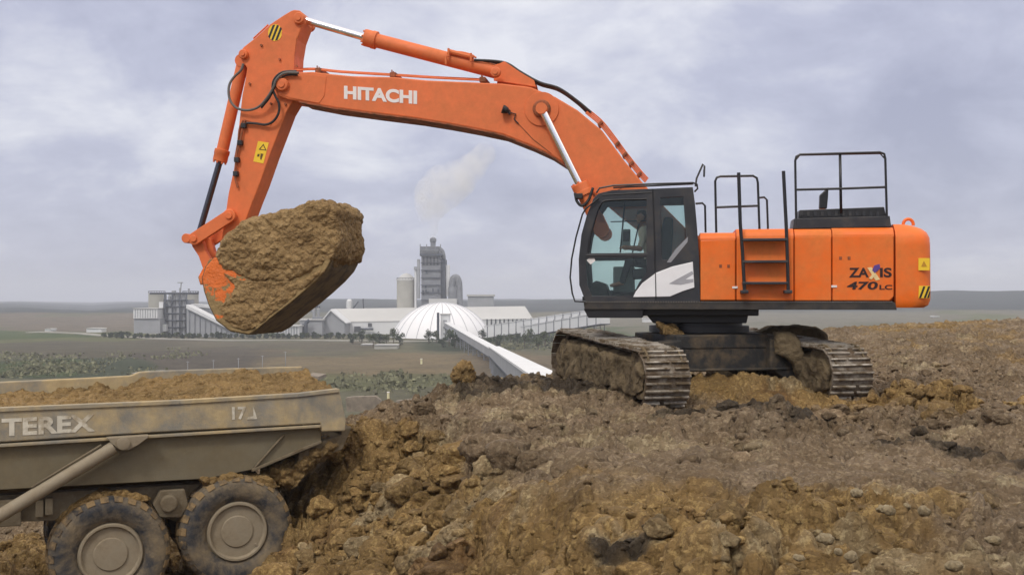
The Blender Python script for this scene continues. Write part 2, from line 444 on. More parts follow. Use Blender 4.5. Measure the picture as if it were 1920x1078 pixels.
def grid_object(name, X, Y, Z, m, wrap=False, smooth=True):
    nr, nc = X.shape
    me = bpy.data.meshes.new(name)
    co = np.stack([X, Y, Z], -1).reshape(-1, 3).astype(np.float32)
    r = np.arange(nr - 1)[:, None]; c = np.arange(nc if wrap else nc - 1)[None, :]; c2 = (c + 1) % nc
    q = np.stack([r * nc + c, r * nc + c2, (r + 1) * nc + c2, (r + 1) * nc + c], -1).reshape(-1, 4).astype(np.int32)
    me.vertices.add(len(co)); me.vertices.foreach_set('co', co.ravel())
    me.loops.add(q.size); me.loops.foreach_set('vertex_index', q.ravel())
    me.polygons.add(len(q)); me.polygons.foreach_set('loop_start', np.arange(0, q.size, 4, dtype=np.int32))
    me.polygons.foreach_set('use_smooth', np.full(len(q), smooth))
    me.update(calc_edges=True); me.materials.append(m)
    o = bpy.data.objects.new(name, me); COL.objects.link(o); return o
def color_attr(o, rgb, name='soil'):
    a = o.data.attributes.new(name, 'FLOAT_COLOR', 'POINT')
    rgba = np.ones((len(o.data.vertices), 4), np.float32); rgba[:, :3] = rgb.reshape(-1, 3)
    a.data.foreach_set('color', rgba.ravel())

# ------------------------------------------------------------------ near ground
def edge_y(X):      # back rim of the bench
    return np.interp(X, [-12, -5.5, -3.2, -1.5, 1.0, 4, 9, 14, 22, 40], [28.0, 25.0, 20.4, 20.9, 26.6, 30, 37, 43, 50, 60])
MOUNDS = []   # X, Y, rx, ry, height
def mound(px, py, rx, ry, h, z=0):
    q = onz(px, py, z); MOUNDS.append((q.x, q.y, rx, ry, h))
mound(1290, 1000, 0.9, 0.9, 0.30); mound(1110, 930, 0.8, 0.9, 0.12, -0.2); mound(1380, 1040, 0.5, 0.5, 0.10)
mound(1450, 815, 0.9, 1.0, 0.36); mound(1395, 750, 1.5, 0.7, 0.40); mound(1700, 765, 1.1, 1.3, 0.36)
mound(1890, 800, 0.7, 1.4, 0.42); mound(1560, 960, 0.7, 0.8, 0.12); mound(1780, 690, 3.0, 3.0, 0.3)
mound(1540, 850, 0.8, 0.8, 0.10)
# measured heights: pixel + distance, the surface lies where that sight line ends
CTL = [(545,1030,17.3),(600,1010,15.8),(560,1085,14.4),(640,1085,13.2),(700,1085,12.4),(820,1085,11.2),(960,1090,9.8),(1130,1090,8.8),(650,910,17.0),(600,950,16.8),(690,800,18.8),(660,840,18.4),
       (650,778,19.6),(720,770,19.6),(790,768,19.6),(800,900,14.8),(740,960,14.2),(860,1000,11.9),(830,800,18.2),(900,860,14.6),(980,940,11.6),(1060,1010,9.9)]
CTL += [(850,724,20.8),(900,716,21.4),(960,710,23),(1030,707,25)]
CP = [(at(a, b, c).x, c, at(a, b, c).z) for a, b, c in CTL]
CP += [(-9, 14, -2.75), (-6, 13, -2.7), (-4.5, 12, -2.55), (-4, 8, -2.0), (-8, 8, -2.7), (-11, 20, -2.8), (-6.5, 19, -2.75), (-12, 10, -2.8), (-5, 17.5, -2.6), (-6, 16, -2.7), (-4.6, 16, -2.45), (-3, 5, -1.0), (-14, 25, -3), (-8, 24, -3), (-5.0, 21.5, -2.4), (-20, 15, -3), (-8, 3, -1.5)]
for x_, y_ in ((0,3),(2,3),(5,3),(1,6),(4,6),(8,6),(2,8),(5,9),(9,9),(1.2,11),(4,12),(8,12),(12,12),(0.6,14),(3,15),(6,15),(10,15),(0,17),(2,18),(5,19),(9,19),(14,18),(3,23),(7,23),(12,24),(2,27),(6,28),(12,30),(20,25),(20,15),(25,35),(12,38),(20,42),(5,35),(0,30)):
    CP.append((x_, y_, 0.0))
CP = np.array(CP)
def _tps(P, z, lam=0.02):
    d = np.linalg.norm(P[:, None] - P[None], axis=-1); n = len(P)
    A = np.zeros((n + 3, n + 3)); A[:n, :n] = d + lam * np.eye(n) * -1; A[:n, n] = 1; A[:n, n + 1:] = P; A[n, :n] = 1; A[n + 1:, :n] = P.T
    return np.linalg.solve(A, np.concatenate([z, np.zeros(3)]))
TW_ = _tps(CP[:, :2], CP[:, 2])
def surf(X, Y):
    Xc = np.clip(X, -15, 26); Yc = np.clip(Y, 2, 42)
    z = TW_[len(CP)] + TW_[len(CP) + 1] * Xc + TW_[len(CP) + 2] * Yc
    for k in range(len(CP)): z = z + TW_[k] * np.sqrt((Xc - CP[k, 0]) ** 2 + (Yc - CP[k, 1]) ** 2)
    return z
def base_z(X, Y):
    z = surf(X, Y)
    ye = edge_y(X)
    z = z + 0.85 * sstep((Y - 24) / 17) * sstep((X - 4) / 8)
    d = Y - ye - 0.5 * fbm(X * 0.5, Y * 0.5, 3, 9)
    z = z - 8.0 * sstep(d / 14) - 11.5 * sstep((d - 8) / 75)
    for mx_, my, rx, ry, h in MOUNDS:
        z = z + h * np.exp(-(((X - mx_) / rx) ** 2 + ((Y - my) / ry) ** 2))
    return z
def g(X, Y, px, py, rx, ry, z=0.0):
    q = onz(px, py, z); return np.exp(-(((X - q.x) / rx) ** 2 + ((Y - q.y) / ry) ** 2) * 1.2)
na, nr_ = 1250, 900
ang = np.linspace(R(-40), R(42), na); rad = np.exp(np.linspace(math.log(2.5), math.log(75), nr_))
A_, RR = np.meshgrid(ang, rad); X = RR * np.sin(A_); Y = RR * np.cos(A_)
Z = base_z(X, Y)
# coordinates that follow the slope, so clods are not stretched down the face
sX = X + 0.25 * Z; sY = Y + 0.25 * Z
wx = sX + 0.25 * fbm(sX * 0.9, sY * 0.9, 4, 60); wy = sY + 0.25 * fbm(sX * 0.9 + 40, sY * 0.9, 4, 61)
Pn = np.stack([X, Y, Z], -1); du = np.gradient(Pn, axis=1); dv = np.gradient(Pn, axis=0); NN = np.cross(du, dv); NN /= np.linalg.norm(NN, axis=-1, keepdims=True) + 1e-9
NN *= np.sign(NN[..., 2:3]); Z0 = Z.copy()
xe = -1.35 + (20 - np.minimum(Y, 24)) * 0.17
slope = sstep((-0.12 - Z) / 0.5) * sstep((24 - Y) / 2)                                    # clumpy excavated face + spill
rough = np.clip(slope + 0.8 * g(X, Y, 715, 790, 1.3, 2.2) + 0.9 * g(X, Y, 1290, 1000, 1.5, 2.0) + 0.8 * g(X, Y, 1450, 800, 1.6, 2.2) + 0.6 * g(X, Y, 1700, 770, 2, 2.5) + 0.7 * g(X, Y, 1890, 790, 1, 2), 0, 1)
flat = np.clip(g(X, Y, 1700, 885, 4.5, 1.3) + g(X, Y, 1150, 850, 2.0, 1.2) * 0.5, 0, 1)    # run over by the tracks
rough = rough * (1 - 0.6 * flat)
amp = 0.30 + 0.70 * rough
Z = Z + amp * 0.24 * fbm(wx * 0.8, wy * 0.8, 7, 3, 0.58) 
Z = Z + (0.05 + 0.36 * rough) * clods(wx, wy, 1.0, 100, 0.7) * (1 - 0.7 * flat)
Z = Z + (0.34 + 0.30 * rough) * clods(wx, wy, 0.42, 200, 0.75) * (1 - 0.75 * flat)
Z = Z + (0.66 - 0.4 * rough) * clods(wx + 3, wy, 0.19, 300, 0.7) * (1 - 0.6 * flat)
Z = Z + (0.6 - 0.5 * rough) * clods(wx, wy + 5, 0.09, 400, 0.6) * (1 - 0.5 * flat)
rut = np.sin((Y + 0.25 * X) * 9 + 2 * fbm(X * 0.4, Y * 0.4, 3, 77)) * 0.02
Z = Z + rut * flat
Z = Z - (0.05 + 0.16 * rough) * (1 - np.abs(fbm(wx * 1.3, wy * 1.3, 4, 31)) * 3).clip(0, 1) ** 3
Z = Z - 0.18 * (0.3 + rough)
w2x = wx + 0.10 * fbm(X * 5, Y * 5, 4, 64); w2y = wy + 0.10 * fbm(X * 5 + 7, Y * 5, 4, 65)
cm = sstep(0.5 + 1.6 * fbm(X * 0.7, Y * 0.7, 3, 66)) * (1 - 0.6 * flat)
Z = Z - cm * (0.13 * cracks(w2x, w2y, 0.6, 67, 0.12) * (0.6 + rough) + 0.045 * (1 - 0.7 * rough) * cracks(w2x, w2y, 0.26, 68, 0.13))
DD = (Z - Z0) * 0.0
dX = 0.10 * rough * fbm(sX * 3.1, sY * 3.1, 4, 71) + NN[..., 0] * DD; dY = 0.10 * rough * fbm(sX * 3.1 + 9, sY * 3.1, 4, 72) + NN[..., 1] * DD
near = grid_object('muddy_ground', X + dX, Y + dY, Z, M['ground'])
tag(near, kind='structure')
# soil colours: ochre clay, grey-brown trodden mud, dark topsoil, pale marl
OCH = np.array([0.52, 0.355, 0.140]); GRY = np.array([0.415, 0.318, 0.203]); DRK = np.array([0.11, 0.085, 0.055]); PAL = np.array([0.66, 0.55, 0.34]); RED = np.array([0.34, 0.20, 0.085])
n_a = fbm(X * 0.45, Y * 0.45, 6, 500, 0.6); n_b = fbm(X * 1.1 + 7, Y * 1.1, 6, 520, 0.6); n_c = fbm(X * 0.8 - 3, Y * 0.8, 6, 540, 0.6)
och = slope * 1.0 + 1.3 * g(X, Y, 1270, 1000, 1.9, 2.3) + 1.5 * g(X, Y, 1395, 745, 1.9, 1.6) + 0.75 * g(X, Y, 1700, 765, 2.0, 1.8) + 0.8 * g(X, Y, 1890, 780, 1.0, 2.2) + 0.7 * g(X, Y, 1650, 960, 1.6, 0.8) + 0.62 * g(X, Y, 1750, 650, 8, 14) + 0.9 * g(X, Y, 715, 790, 1.3, 2.2)
och = sstep((och - 0.32 + 0.9 * n_a + 0.45 * n_b) / 0.5)[..., None]
drk = sstep((g(X, Y, 1455, 800, 1.3, 2.0) + 0.8 * g(X, Y, 1060, 740, 2.2, 1.8) + 0.6 * g(X, Y, 1860, 850, 1.3, 1.5) + 0.6 * g(X, Y, 1150, 985, 0.5, 0.5) - 0.42 + 0.8 * n_c + 0.3 * n_b) / 0.35)[..., None]
pal = sstep((n_b * 1.3 + 0.5 * n_c - 0.34 + 0.45 * g(X, Y, 950, 780, 1.5, 3.0) + 0.45 * g(X, Y, 1290, 830, 1.0, 1.2) + 0.3 * g(X, Y, 1700, 1020, 2.5, 1.0)) / 0.25)[..., None]
red = sstep((n_c * 1.2 - 0.25) / 0.4)[..., None]
C = GRY * (1 - och) + (OCH * (1 - 0.75 * red) + RED * 0.75 * red) * och
C = C * (1 - 0.7 * pal) + PAL * 0.7 * pal
C = C * (1 - drk) + DRK * drk
C = C * (0.92 + 0.30 * fbm(X * 2.2, Y * 2.2, 6, 560, 0.65))[..., None]
color_attr(near, C)

# clay clods lying on the ground: real lumps, countless, one object
def clod_proto(seed, sub):
    tb = bmesh.new(); bmesh.ops.create_icosphere(tb, subdivisions=sub, radius=1); tb.verts.index_update()
    V = np.array([q.co[:] for q in tb.verts]); Fc = np.array([[q.index for q in f.verts] for f in tb.faces]); tb.free()
    r = np.random.default_rng(seed)
    V = V * r.uniform(0.7, 1.25, 3) * np.array([1, 1, 0.8])
    for _ in range(r.integers(4, 8)):                       # cut faces
        nn = r.normal(size=3); nn /= np.linalg.norm(nn); d = V @ nn; h = r.uniform(0.45, 0.8)
        V = V - np.maximum(d - h, 0)[:, None] * nn * 0.85
    x, y, z = V.T * 1.7 + seed * 3.3
    D = 0.22 * fbm3(x, y, z, 5, seed) + (0.20 * (clods3(x * 1.6, y * 1.6, z * 1.6, seed + 5) - 0.3) if sub > 2 else 0)
    return V * (1 + D)[:, None], Fc
PR = {4: [clod_proto(70 + k, 4) for k in range(8)], 3: [clod_proto(90 + k, 3) for k in range(10)], 2: [clod_proto(110 + k, 2) for k in range(14)], 1: [clod_proto(130 + k, 1) for k in range(8)]}
Xn, Yn = X + dX, Y + dY
vis = (np.abs(A_) < R(29)) & (Y > 6.0) & (Y < 30) & (Y < edge_y(X) + 0.3)
area = RR ** 2
notruck = 1 - ((X < -3.0) & (Y > 14.6) & (Y < 21.5))
ucx, ucy = 3.6, 21.5
ca, sa = cos(R(16)), sin(R(16)); lx = (X - ucx) * ca + (Y - ucy) * sa; ly = (X - ucx) * sa - (Y - ucy) * ca
notrack = 1 - ((np.abs(lx) < 2.5) & (np.abs(ly) < 2.9))
Cn = C
def scatter(n, wgt, smin, smax, sub, flat_):
    w = (wgt * area * vis).ravel(); w = w / w.sum(); idx = rng.choice(w.size, n, p=w); VV_, FF_, CC_ = [], [], []; off = 0
    for k in idx:
        P_, Fc = PR[sub][rng.integers(len(PR[sub]))]; s_ = smin * (smax / smin) ** (rng.random() ** 1.6) * (1 if smax < .1 else min(1, Yn.ravel()[k] / 13)); a = rng.uniform(0, 2 * pi); t = rng.uniform(-0.5, 0.5)
        Ra = np.array([[cos(a), -sin(a), 0], [sin(a), cos(a), 0], [0, 0, 1]]); Rb_ = np.array([[1, 0, 0], [0, cos(t), -sin(t)], [0, sin(t), cos(t)]])
        q = (P_ @ Rb_.T @ Ra.T) * s_ * np.array([1, 1, flat_]) + np.array([Xn.ravel()[k], Yn.ravel()[k], Z.ravel()[k] + s_ * rng.uniform(-0.25, 0.25) * flat_])
        VV_.append(q); FF_.append(Fc + off); off += len(q)
        c_ = Cn.reshape(-1, 3)[k] * rng.uniform(0.72, 1.2); CC_.append(np.repeat(c_[None], len(q), 0))
    return np.vstack(VV_), np.vstack(FF_), np.vstack(CC_)
rs = rough ** 1.3
pl_ = 1 - flat
bank = g(X, Y, 690, 860, 1.6, 2.6)
sets = [scatter(110, bank, 0.18, 0.42, 4, 0.85), scatter(230, rs * notruck * notrack, 0.14, 0.36, 4, 0.8), scatter(900, (rs + 0.06) * notruck * notrack, 0.09, 0.18, 3, 0.8),
        scatter(4200, (rs + 0.12 * pl_) * notruck * notrack, 0.035, 0.11, 2, 0.75), scatter(11000, (rs + 0.7 * pl_ + 0.1) * notrack, 0.014, 0.045, 1, 0.75)]
off = 0; VV_, FF_, CC_ = [], [], []
for a_, b_, c_ in sets: VV_.append(a_); FF_.append(b_ + off); CC_.append(c_); off += len(a_)
VV_ = np.vstack(VV_).astype(np.float32); FF_ = np.vstack(FF_).astype(np.int32)
me = bpy.data.meshes.new('clay_clods'); me.vertices.add(len(VV_)); me.vertices.foreach_set('co', VV_.ravel()); me.loops.add(FF_.size); me.loops.foreach_set('vertex_index', FF_.ravel())
me.polygons.add(len(FF_)); me.polygons.foreach_set('loop_start', np.arange(0, FF_.size, 3, dtype=np.int32)); me.polygons.foreach_set('use_smooth', np.ones(len(FF_), bool)); me.update(calc_edges=True)
me.materials.append(M['ground']); cc_o = bpy.data.objects.new('clay_clods', me); COL.objects.link(cc_o); color_attr(cc_o, np.vstack(CC_)); tag(cc_o, kind='stuff')

# ------------------------------------------------------------------ far land
VZ = -20.0
na2, nr2 = 900, 420
ang = np.linspace(0, 2 * pi, na2, endpoint=False); ang = ang + 0.0
u = np.linspace(-1, 1, na2, endpoint=False); ang = pi * (0.18 * u + 0.82 * u ** 3)      # denser ahead
rad = np.concatenate([np.exp(np.linspace(math.log(1.5), math.log(70), 90)), np.exp(np.linspace(math.log(75), math.log(9000), nr2 - 90))])
A_, RR = np.meshgrid(ang, rad); X = RR * np.sin(A_); Y = RR * np.cos(A_)
side = sstep((np.abs(A_) - R(60)) / R(40))
def land_h(X, Y):
    RR = np.hypot(X, Y); A_ = np.arctan2(X, Y)
    relief = 3.2 * fbm(X / 90, Y / 90, 5, 800) * sstep((RR - 140) / 200) + 1.2 * fbm(X / 28, Y / 28, 4, 820) * sstep((RR - 100) / 150)
    zn = base_z(X, Y) - 0.45
    hill_top = np.interp(np.degrees(A_), [-180, -40, -24, -21, -19, -14, -8, 0, 8, 16, 22, 26, 40, 180],
                         [0, -17, -15, -24, -17, -14, -6, -4, -2, 2, 10, 14, 12, 0])
    hl = sstep((RR - 1500) / 900)
    plant = np.exp(-((RR - 720) / 250) ** 2)
    zf = VZ + relief * (1 - 0.85 * plant) * (1 - 0.6 * hl) + hl * (hill_top - VZ) + hl * 9.0 * fbm(X / 420, Y / 420, 5, 850) + sstep((RR - 900) / 500) * 5
    # the right-hand far slope rises gently
    zf = zf + 3.0 * sstep((A_ - R(10)) / R(8)) * sstep((RR - 500) / 500) * (1 - hl)
    return zn, zf
zn, zf = land_h(X, Y)
def lz(x, y): return float(land_h(np.array([x], float), np.array([y], float))[1][0])
tmix = sstep((RR - 85) / 40)
Zf = zn * (1 - tmix) + np.where(side > 0.5, np.minimum(zf, zn), zf) * tmix
Zf = np.where(RR < 75, np.minimum(Zf, zn - 0.1 - 0.012 * RR), Zf)
def land_mat():
    m, n, l, b = new_mat('valley_land')
    a = n.new('ShaderNodeAttribute'); a.attribute_name = 'soil'
    t = n.new('ShaderNodeTexCoord'); v = t.outputs['Object']
    f = noise_node(n, l, 0.06, 9, 0.7, v, 0.4); f2 = noise_node(n, l, 0.5, 8, 0.7, v)
    c = mixc(n, l, ramp_node(n, l, f, 0.35, 0.65), mixc(n, l, 1.0, a.outputs['Color'], (0.7, 0.72, 0.75), 'MULTIPLY'), a.outputs['Color'])
    c = mixc(n, l, ramp_node(n, l, f2, 0.35, 0.7), mixc(n, l, 1.0, c, (0.68, 0.7, 0.7), 'MULTIPLY'), c)
    l.new(c, b.inputs['Base Color']); b.inputs['Roughness'].default_value = 1; b.inputs['Specular IOR Level'].default_value = 0.05
    l.new(bump_node(n, l, f2, 1.2), b.inputs['Normal']); return m
M['land'] = land_mat()
land = grid_object('valley_terrain', X, Y, Zf, M['land'], wrap=True)
tag(land, kind='structure')
# fields: authored where they lie on the valley floor
def lp(px, py): return onz(px, py, VZ)
PX = 960 + F * X / np.maximum(Y, 1.0); PY = 562 + F * (EYE - VZ) / np.maximum(Y, 1.0)
jx = 90 * fbm(X / 90, Y / 130, 5, 900); jy = 16 * fbm(X / 60, Y / 120, 5, 910)
qx, qy = PX + jx, PY + jy
Cc = np.zeros(X.shape + (3,)) + np.array([0.175, 0.165, 0.11])
def field(px, py, sx, sy, col, k=1.0):
    global Cc
    wgt = sstep((1.25 - (np.abs((qx - px) / sx) ** 3 + np.abs((qy - py) / sy) ** 3)) / 0.6)[..., None] * k
    Cc = Cc * (1 - wgt) + np.array(col) * wgt
GRN = (0.10, 0.13, 0.055); OLV = (0.17, 0.175, 0.09); BRN = (0.24, 0.19, 0.12); DKG = (0.085, 0.098, 0.065); PNK = (0.20, 0.165, 0.125)
field(200, 607, 420, 10, PNK); field(90, 632, 190, 12, OLV); field(20, 628, 120, 7, GRN)
field(200, 655, 300, 14, (0.145, 0.13, 0.095)); field(420, 675, 260, 14, (0.13, 0.112, 0.09)); field(110, 692, 170, 24, DKG); field(60, 690, 90, 18, GRN, 0.7)
field(790, 685, 330, 26, BRN); field(540, 650, 180, 9, (0.17, 0.15, 0.11)); field(760, 720, 260, 17, OLV, 0.7); field(1000, 690, 130, 24, (0.22, 0.175, 0.12))
field(940, 645, 160, 10, DKG); field(1030, 620, 140, 9, GRN, 0.8)
field(1500, 600, 500, 14, (0.21, 0.19, 0.14)); field(1830, 603, 60, 5, OLV)
far = sstep((RR - 1250) / 400)[..., None]
Cc = Cc * (1 - far) + (np.array([0.024, 0.034, 0.032]) + 0.02 * sstep(fbm(X / 400, Y / 700, 4, 930) * 2)[..., None]) * far
close = (1 - sstep((RR - 80) / 40))[..., None]
Cc = Cc * (1 - close) + GRY * close
color_attr(land, Cc)

def road(name, pts, width, col, lift=0.35):
    """a strip of roadway laid on the valley floor along pixel points"""
    P = spline([lp(*p) for p in pts], 14); L = []
    for i, p in enumerate(P):
        d = (P[min(i + 1, len(P) - 1)] - P[max(i - 1, 0)]).normalized(); nrm = Vector((-d.y, d.x, 0))
        L.append((p + nrm * width / 2, p - nrm * width / 2))
    b = B(); prev = None
    for a, c in L:
        for q in (a, c): q.z = lz(q.x, q.y) + lift
        cur = [b.v(a), b.v(c), b.v(c + Vector((0, 0, -1.5))), b.v(a + Vector((0, 0, -1.5)))]
        if prev:
            for k in range(4): b.f([prev[k], prev[(k + 1) % 4], cur[(k + 1) % 4], cur[k]])
        prev = cur
    return tag(b.obj(name, mat(name + '_surface', col, 0.95, var=0.15, vscale=0.1)), kind='structure')
road('road', [(60, 622), (130, 625), (260, 633), (420, 637), (560, 638), (720, 641), (860, 640)], 9, (0.26, 0.25, 0.22))
road('path', [(245, 704), (300, 697), (380, 693), (490, 690)], 2.6, (0.30, 0.29, 0.26))

# ================================================================== EXCAVATOR
EX, EY, YAW = 3.75, 21.8, R(-8)
E = Frame(EX, EY, YAW)
ex = thing('excavator', (EX, EY, 0), YAW, 'large orange tracked excavator with raised boom and black cab, standing on the churned mud', 'excavator')
def P(px, py, w): return E.p(px, py, w)
def PL(pts, w): return E.poly(pts, w)
BW = 0.40
# ---- boom
boom_pts = [(530,139),(560,136),(586,135),(619,139),(660,143),(740,145),(801,151),(871,154),(942,157),(995,164),(1041,182),(1083,207),(1129,245),(1171,302),(1206,344),(1250,392),(1290,432),(1293,452),(1280,470),(1258,474),(1210,440),(1160,402),(1118,366),(1080,330),(1058,307),(1030,289),(995,273),(942,252),(890,241),(836,231),(780,222),(700,212),(625,202),(562,190),(540,187),(522,180),(513,165),(516,148)]
b = B(); b.prism(PL(boom_pts, -BW), -BW, BW)
boom = b.obj('boom', M['boom'], ex, 0.025)
b = B()
for sg in (-1, 1):     # welded side plates round the nose and the cylinder pin
    w = -BW - 0.012
    b.prism(PL([(560,141),(585,140),(612,144),(608,180),(598,194),(545,184),(524,177),(519,160),(526,146)], w), sg * BW, sg * (BW + 0.012))
    c = P(1016, 205, -BW)
    b.cyl((c.x, sg * BW, c.z), (c.x, sg * (BW + 0.03), c.z), 0.34, seg=32)
b.split_obj('reinforcing_plate', M['boom'], boom, 0.006)
b = B()                # bottom flange strip and top flange
lowl = [(562,190),(625,202),(700,212),(780,222),(836,231),(890,241),(942,252),(995,273),(1030,289),(1058,307),(1080,330),(1118,366)]
for i in range(len(lowl) - 1):
    a, c = PL([lowl[i], lowl[i + 1]], -BW)
    b.prism([(a[0], a[1] - 0.03), (c[0], c[1] - 0.03), c, a], -BW - 0.03, BW + 0.03)
b.obj('lower_flange', M['grime'], boom)
b = B()                # weld seams on the boom side
for pts in ([(968,228),(1000,262),(1034,288)], [(1206,344),(1170,350),(1130,372)]):
    b.tube([P(x, y, -BW - 0.004) for x, y in pts], 0.008, 6)
b.split_obj('weld_seam', M['grime'], boom)
text_obj('HITACHI', 'lettering', E, -BW - 0.004, (645, 186), (782, 196), 25, M['white'], boom, 0.045)
for (px, py, r) in ((1016, 205, 0.17), (531, 160, 0.13), (930, 137, 0.10)):
    q = P(px, py, -BW); b = B(); b.lathe([(r * 1.05, 0), (r * 1.05, 0.06), (r * 0.9, 0.09), (r * 0.5, 0.095), (r * 0.5, 0.12), (0, 0.12)], (q.x, -BW - 0.01, q.z), (0, -1, 0))
    b.lathe([(r * 1.05, 0), (r * 1.05, 0.06), (r * 0.9, 0.09), (0, 0.1)], (q.x, BW + 0.01, q.z), (0, 1, 0))
    b.split_obj('pin', M['grime'] if r > 0.15 else M['boom'], boom)
# work light on the boom side
q = P(952, 208, -BW); b = B()
b.lathe([(0.02, 0), (0.06, 0.03), (0.085, 0.10), (0.085, 0.14), (0, 0.14)], (q.x + 0.04, -BW - 0.1, q.z - 0.03), (-1, -0.3, 0.35))
b.box(q.x + 0.02, q.x + 0.06, -BW - 0.12, -BW, q.z - 0.08, q.z + 0.0)
wl_ = b.obj('work_light', M['darksteel'], boom)
b = B(); b.tube([P(x, y, -BW - 0.03) for x, y in ((958, 212), (967, 214), (964, 224), (972, 232))], 0.014, 6)
b.obj('cable', M['hose'], wl_)
# pipes along the top of the boom, with clamps and the curved run behind
for k, wv in enumerate((-0.30, -0.22, 0.12, 0.24)):
    dy = 0 if k < 2 else -2
    b = B(); b.tube(spline([P(x, y + dy, wv) for x, y in ((545,133),(590,131),(640,136),(740,142),(820,147),(905,151))], 6), 0.018, 8)
    b.obj('hydraulic_pipe', M['boom'], boom)
b = B()
for px, py in ((597,133),(737,141),(905,150)):
    q = P(px, py, -0.3)
    b.box(q.x - 0.06, q.x + 0.06, -0.34, 0.3, q.z - 0.05, q.z + 0.05)
    for w in (-0.32, -0.2): b.cyl((q.x - 0.02, w, q.z), (q.x - 0.02, w, q.z + 0.10), 0.014, seg=8)
b.split_obj('pipe_clamp', M['grime'], boom, 0.006)
for k, wv in enumerate((-0.32, -0.25, -0.18, 0.0)):
    b = B(); b.tube(spline([P(x + 1.8 * k - 2, y - 2.2 * k + 2, wv) for x, y in ((1100,210),(1126,232),(1150,262),(1172,292),(1196,322),(1212,340))], 6), 0.014, 8)
    b.obj('hydraulic_pipe', M['boom'], boom)
b = B()
for px, py in ((1126,230),(1158,268),(1172,288),(1184,305),(1199,325)):
    q = P(px, py, -0.3); b.prism([(q.x - 0.06, q.z - 0.04), (q.x - 0.03, q.z - 0.08), (q.x + 0.05, q.z - 0.0), (q.x + 0.02, q.z + 0.035)], -0.36, 0.05)
b.split_obj('pipe_clamp', M['grime'], boom, 0.006)
for k, wv in enumerate((-0.2, -0.12, 0.05, 0.14)):
    pts = ((889,113),(928,115),(952,120 + 2 * k),(977,136),(1012,155),(1048,166),(1083,190),(1108,211 + k))
    b = B(); b.tube(spline([P(x, y + 1.5 * k, wv) for x, y in pts], 7), 0.026, 8)
    b.obj('hose', M['hose'], boom)
b = B()
for sg in (-1, 1):
    b.prism(PL([(926,152),(930,124),(946,116),(975,136),(1002,152),(1005,164)], -0.2), sg * 0.21 - 0.03, sg * 0.21 + 0.03)
b.obj('cylinder_bracket', M['boom'], boom, 0.006)

# ---- arm (stick)
AW = 0.30
arm_pts = [(545,21),(551,19),(562,20),(568,29),(569,42),(557,74),(552,104),(551,128),(549,190),(537,210),(521,252),(506,291),(500,308),(487,345),(473,380),(461,412),(452,440),(440,478),(425,492),(412,482),(414,455),(418,430),(422,404),(428,363),(438,318),(445,261),(450,214),(454,178),(460,148),(463,128),(453,114),(449,101),(456,89),(479,71),(506,46),(530,30)]
b = B(); b.prism(PL(arm_pts, -AW), -AW, AW)
arm = b.obj('arm', M['boom'], ex, 0.02)
b = B(); b.prism(PL([(528,60),(556,70),(552,104),(551,128),(549,188),(530,188),(528,120)], -AW - 0.01), -AW - 0.012, -AW)
b.prism(PL([(456,206),(520,214),(505,240),(456,224)], -AW - 0.01), -AW - 0.010, -AW)
b.split_obj('reinforcing_plate', M['boom'], arm, 0.004)
for (px, py, r) in ((562, 36, 0.12), (458, 103, 0.10), (432, 405, 0.14)):
    q = P(px, py, -AW); b = B()
    for sg in (-1, 1):
        b.lathe([(r, 0), (r, 0.07), (r * 0.85, 0.09), (r * 0.45, 0.09), (r * 0.45, 0.12), (0, 0.12)], (q.x, sg * (AW - 0.005), q.z), (0, sg, 0))
    b.split_obj('pin', M['boom'], arm)
b = B()
for px, py in ((491,86),(525,112),(469,158),(509,195),(536,196),(557,125)):
    q = P(px, py, -AW); b.cyl((q.x, -AW, q.z), (q.x, -AW - 0.04, q.z), 0.025, seg=8)
b.split_obj('bolt', M['grime'], arm)
# warning roundel with black stripes
q = P(516, 62, -AW); r = 0.165
b = B(); b.prism([(q.x + 0.92 * x, q.z + 1.05 * z) for x, z in circle2(0, 0, r, 28)], -AW - 0.006, -AW + 0.0)
hz = b.obj('warning_roundel', M['yellow'], arm)
def stripe(cx, cz, off, hw, Rr, sl, w, th=0.004):
    """a slanted bar clipped to a circle"""
    d = Vector((sin(sl), cos(sl))); nn = Vector((cos(sl), -sin(sl))); pts = []
    for s in (-1, 1):
        o = off + s * hw; L = math.sqrt(max(Rr * Rr - o * o, 0.0001))
        pts.append((o, L))
    P4 = [(cx + nn.x * o + d.x * L * k, cz + nn.y * o + d.y * L * k) for (o, L), k in ((pts[0], 1), (pts[1], 1), (pts[1], -1), (pts[0], -1))]
    return P4
b = B()
for off in (-0.085, 0.0, 0.085):
    b.prism(stripe(q.x, q.z, off, 0.022, r, R(22), 0), -AW - 0.010, -AW - 0.005)
b.obj('stripe', M['black'], hz)
b = B(); b.prism(PL([(484,265),(504,268),(494,307),(475,303)], -AW), -AW - 0.006, -AW)
lb = b.obj('warning_label', M['yellow'], arm)
b = B()
tri = PL([(494,270),(500,283),(485,281)], -AW - 0.006)
b.prism(tri, -AW - 0.009, -AW - 0.005, holes=[[((x * .62 + .38 * sum(t[0] for t in tri) / 3), (z * .62 + .38 * sum(t[1] for t in tri) / 3)) for x, z in tri]])
b.prism(PL([(483,289),(487,289),(486,294),(482,294)], -AW - 0.006), -AW - 0.009, -AW - 0.005)
b.prism(PL([(489,288),(494,289),(490,300),(488,299),(488,294)], -AW - 0.006), -AW - 0.009, -AW - 0.005)
b.obj('pictogram', mat('pictogram_ink', (0.10, 0.05, 0.01), 0.6), lb)
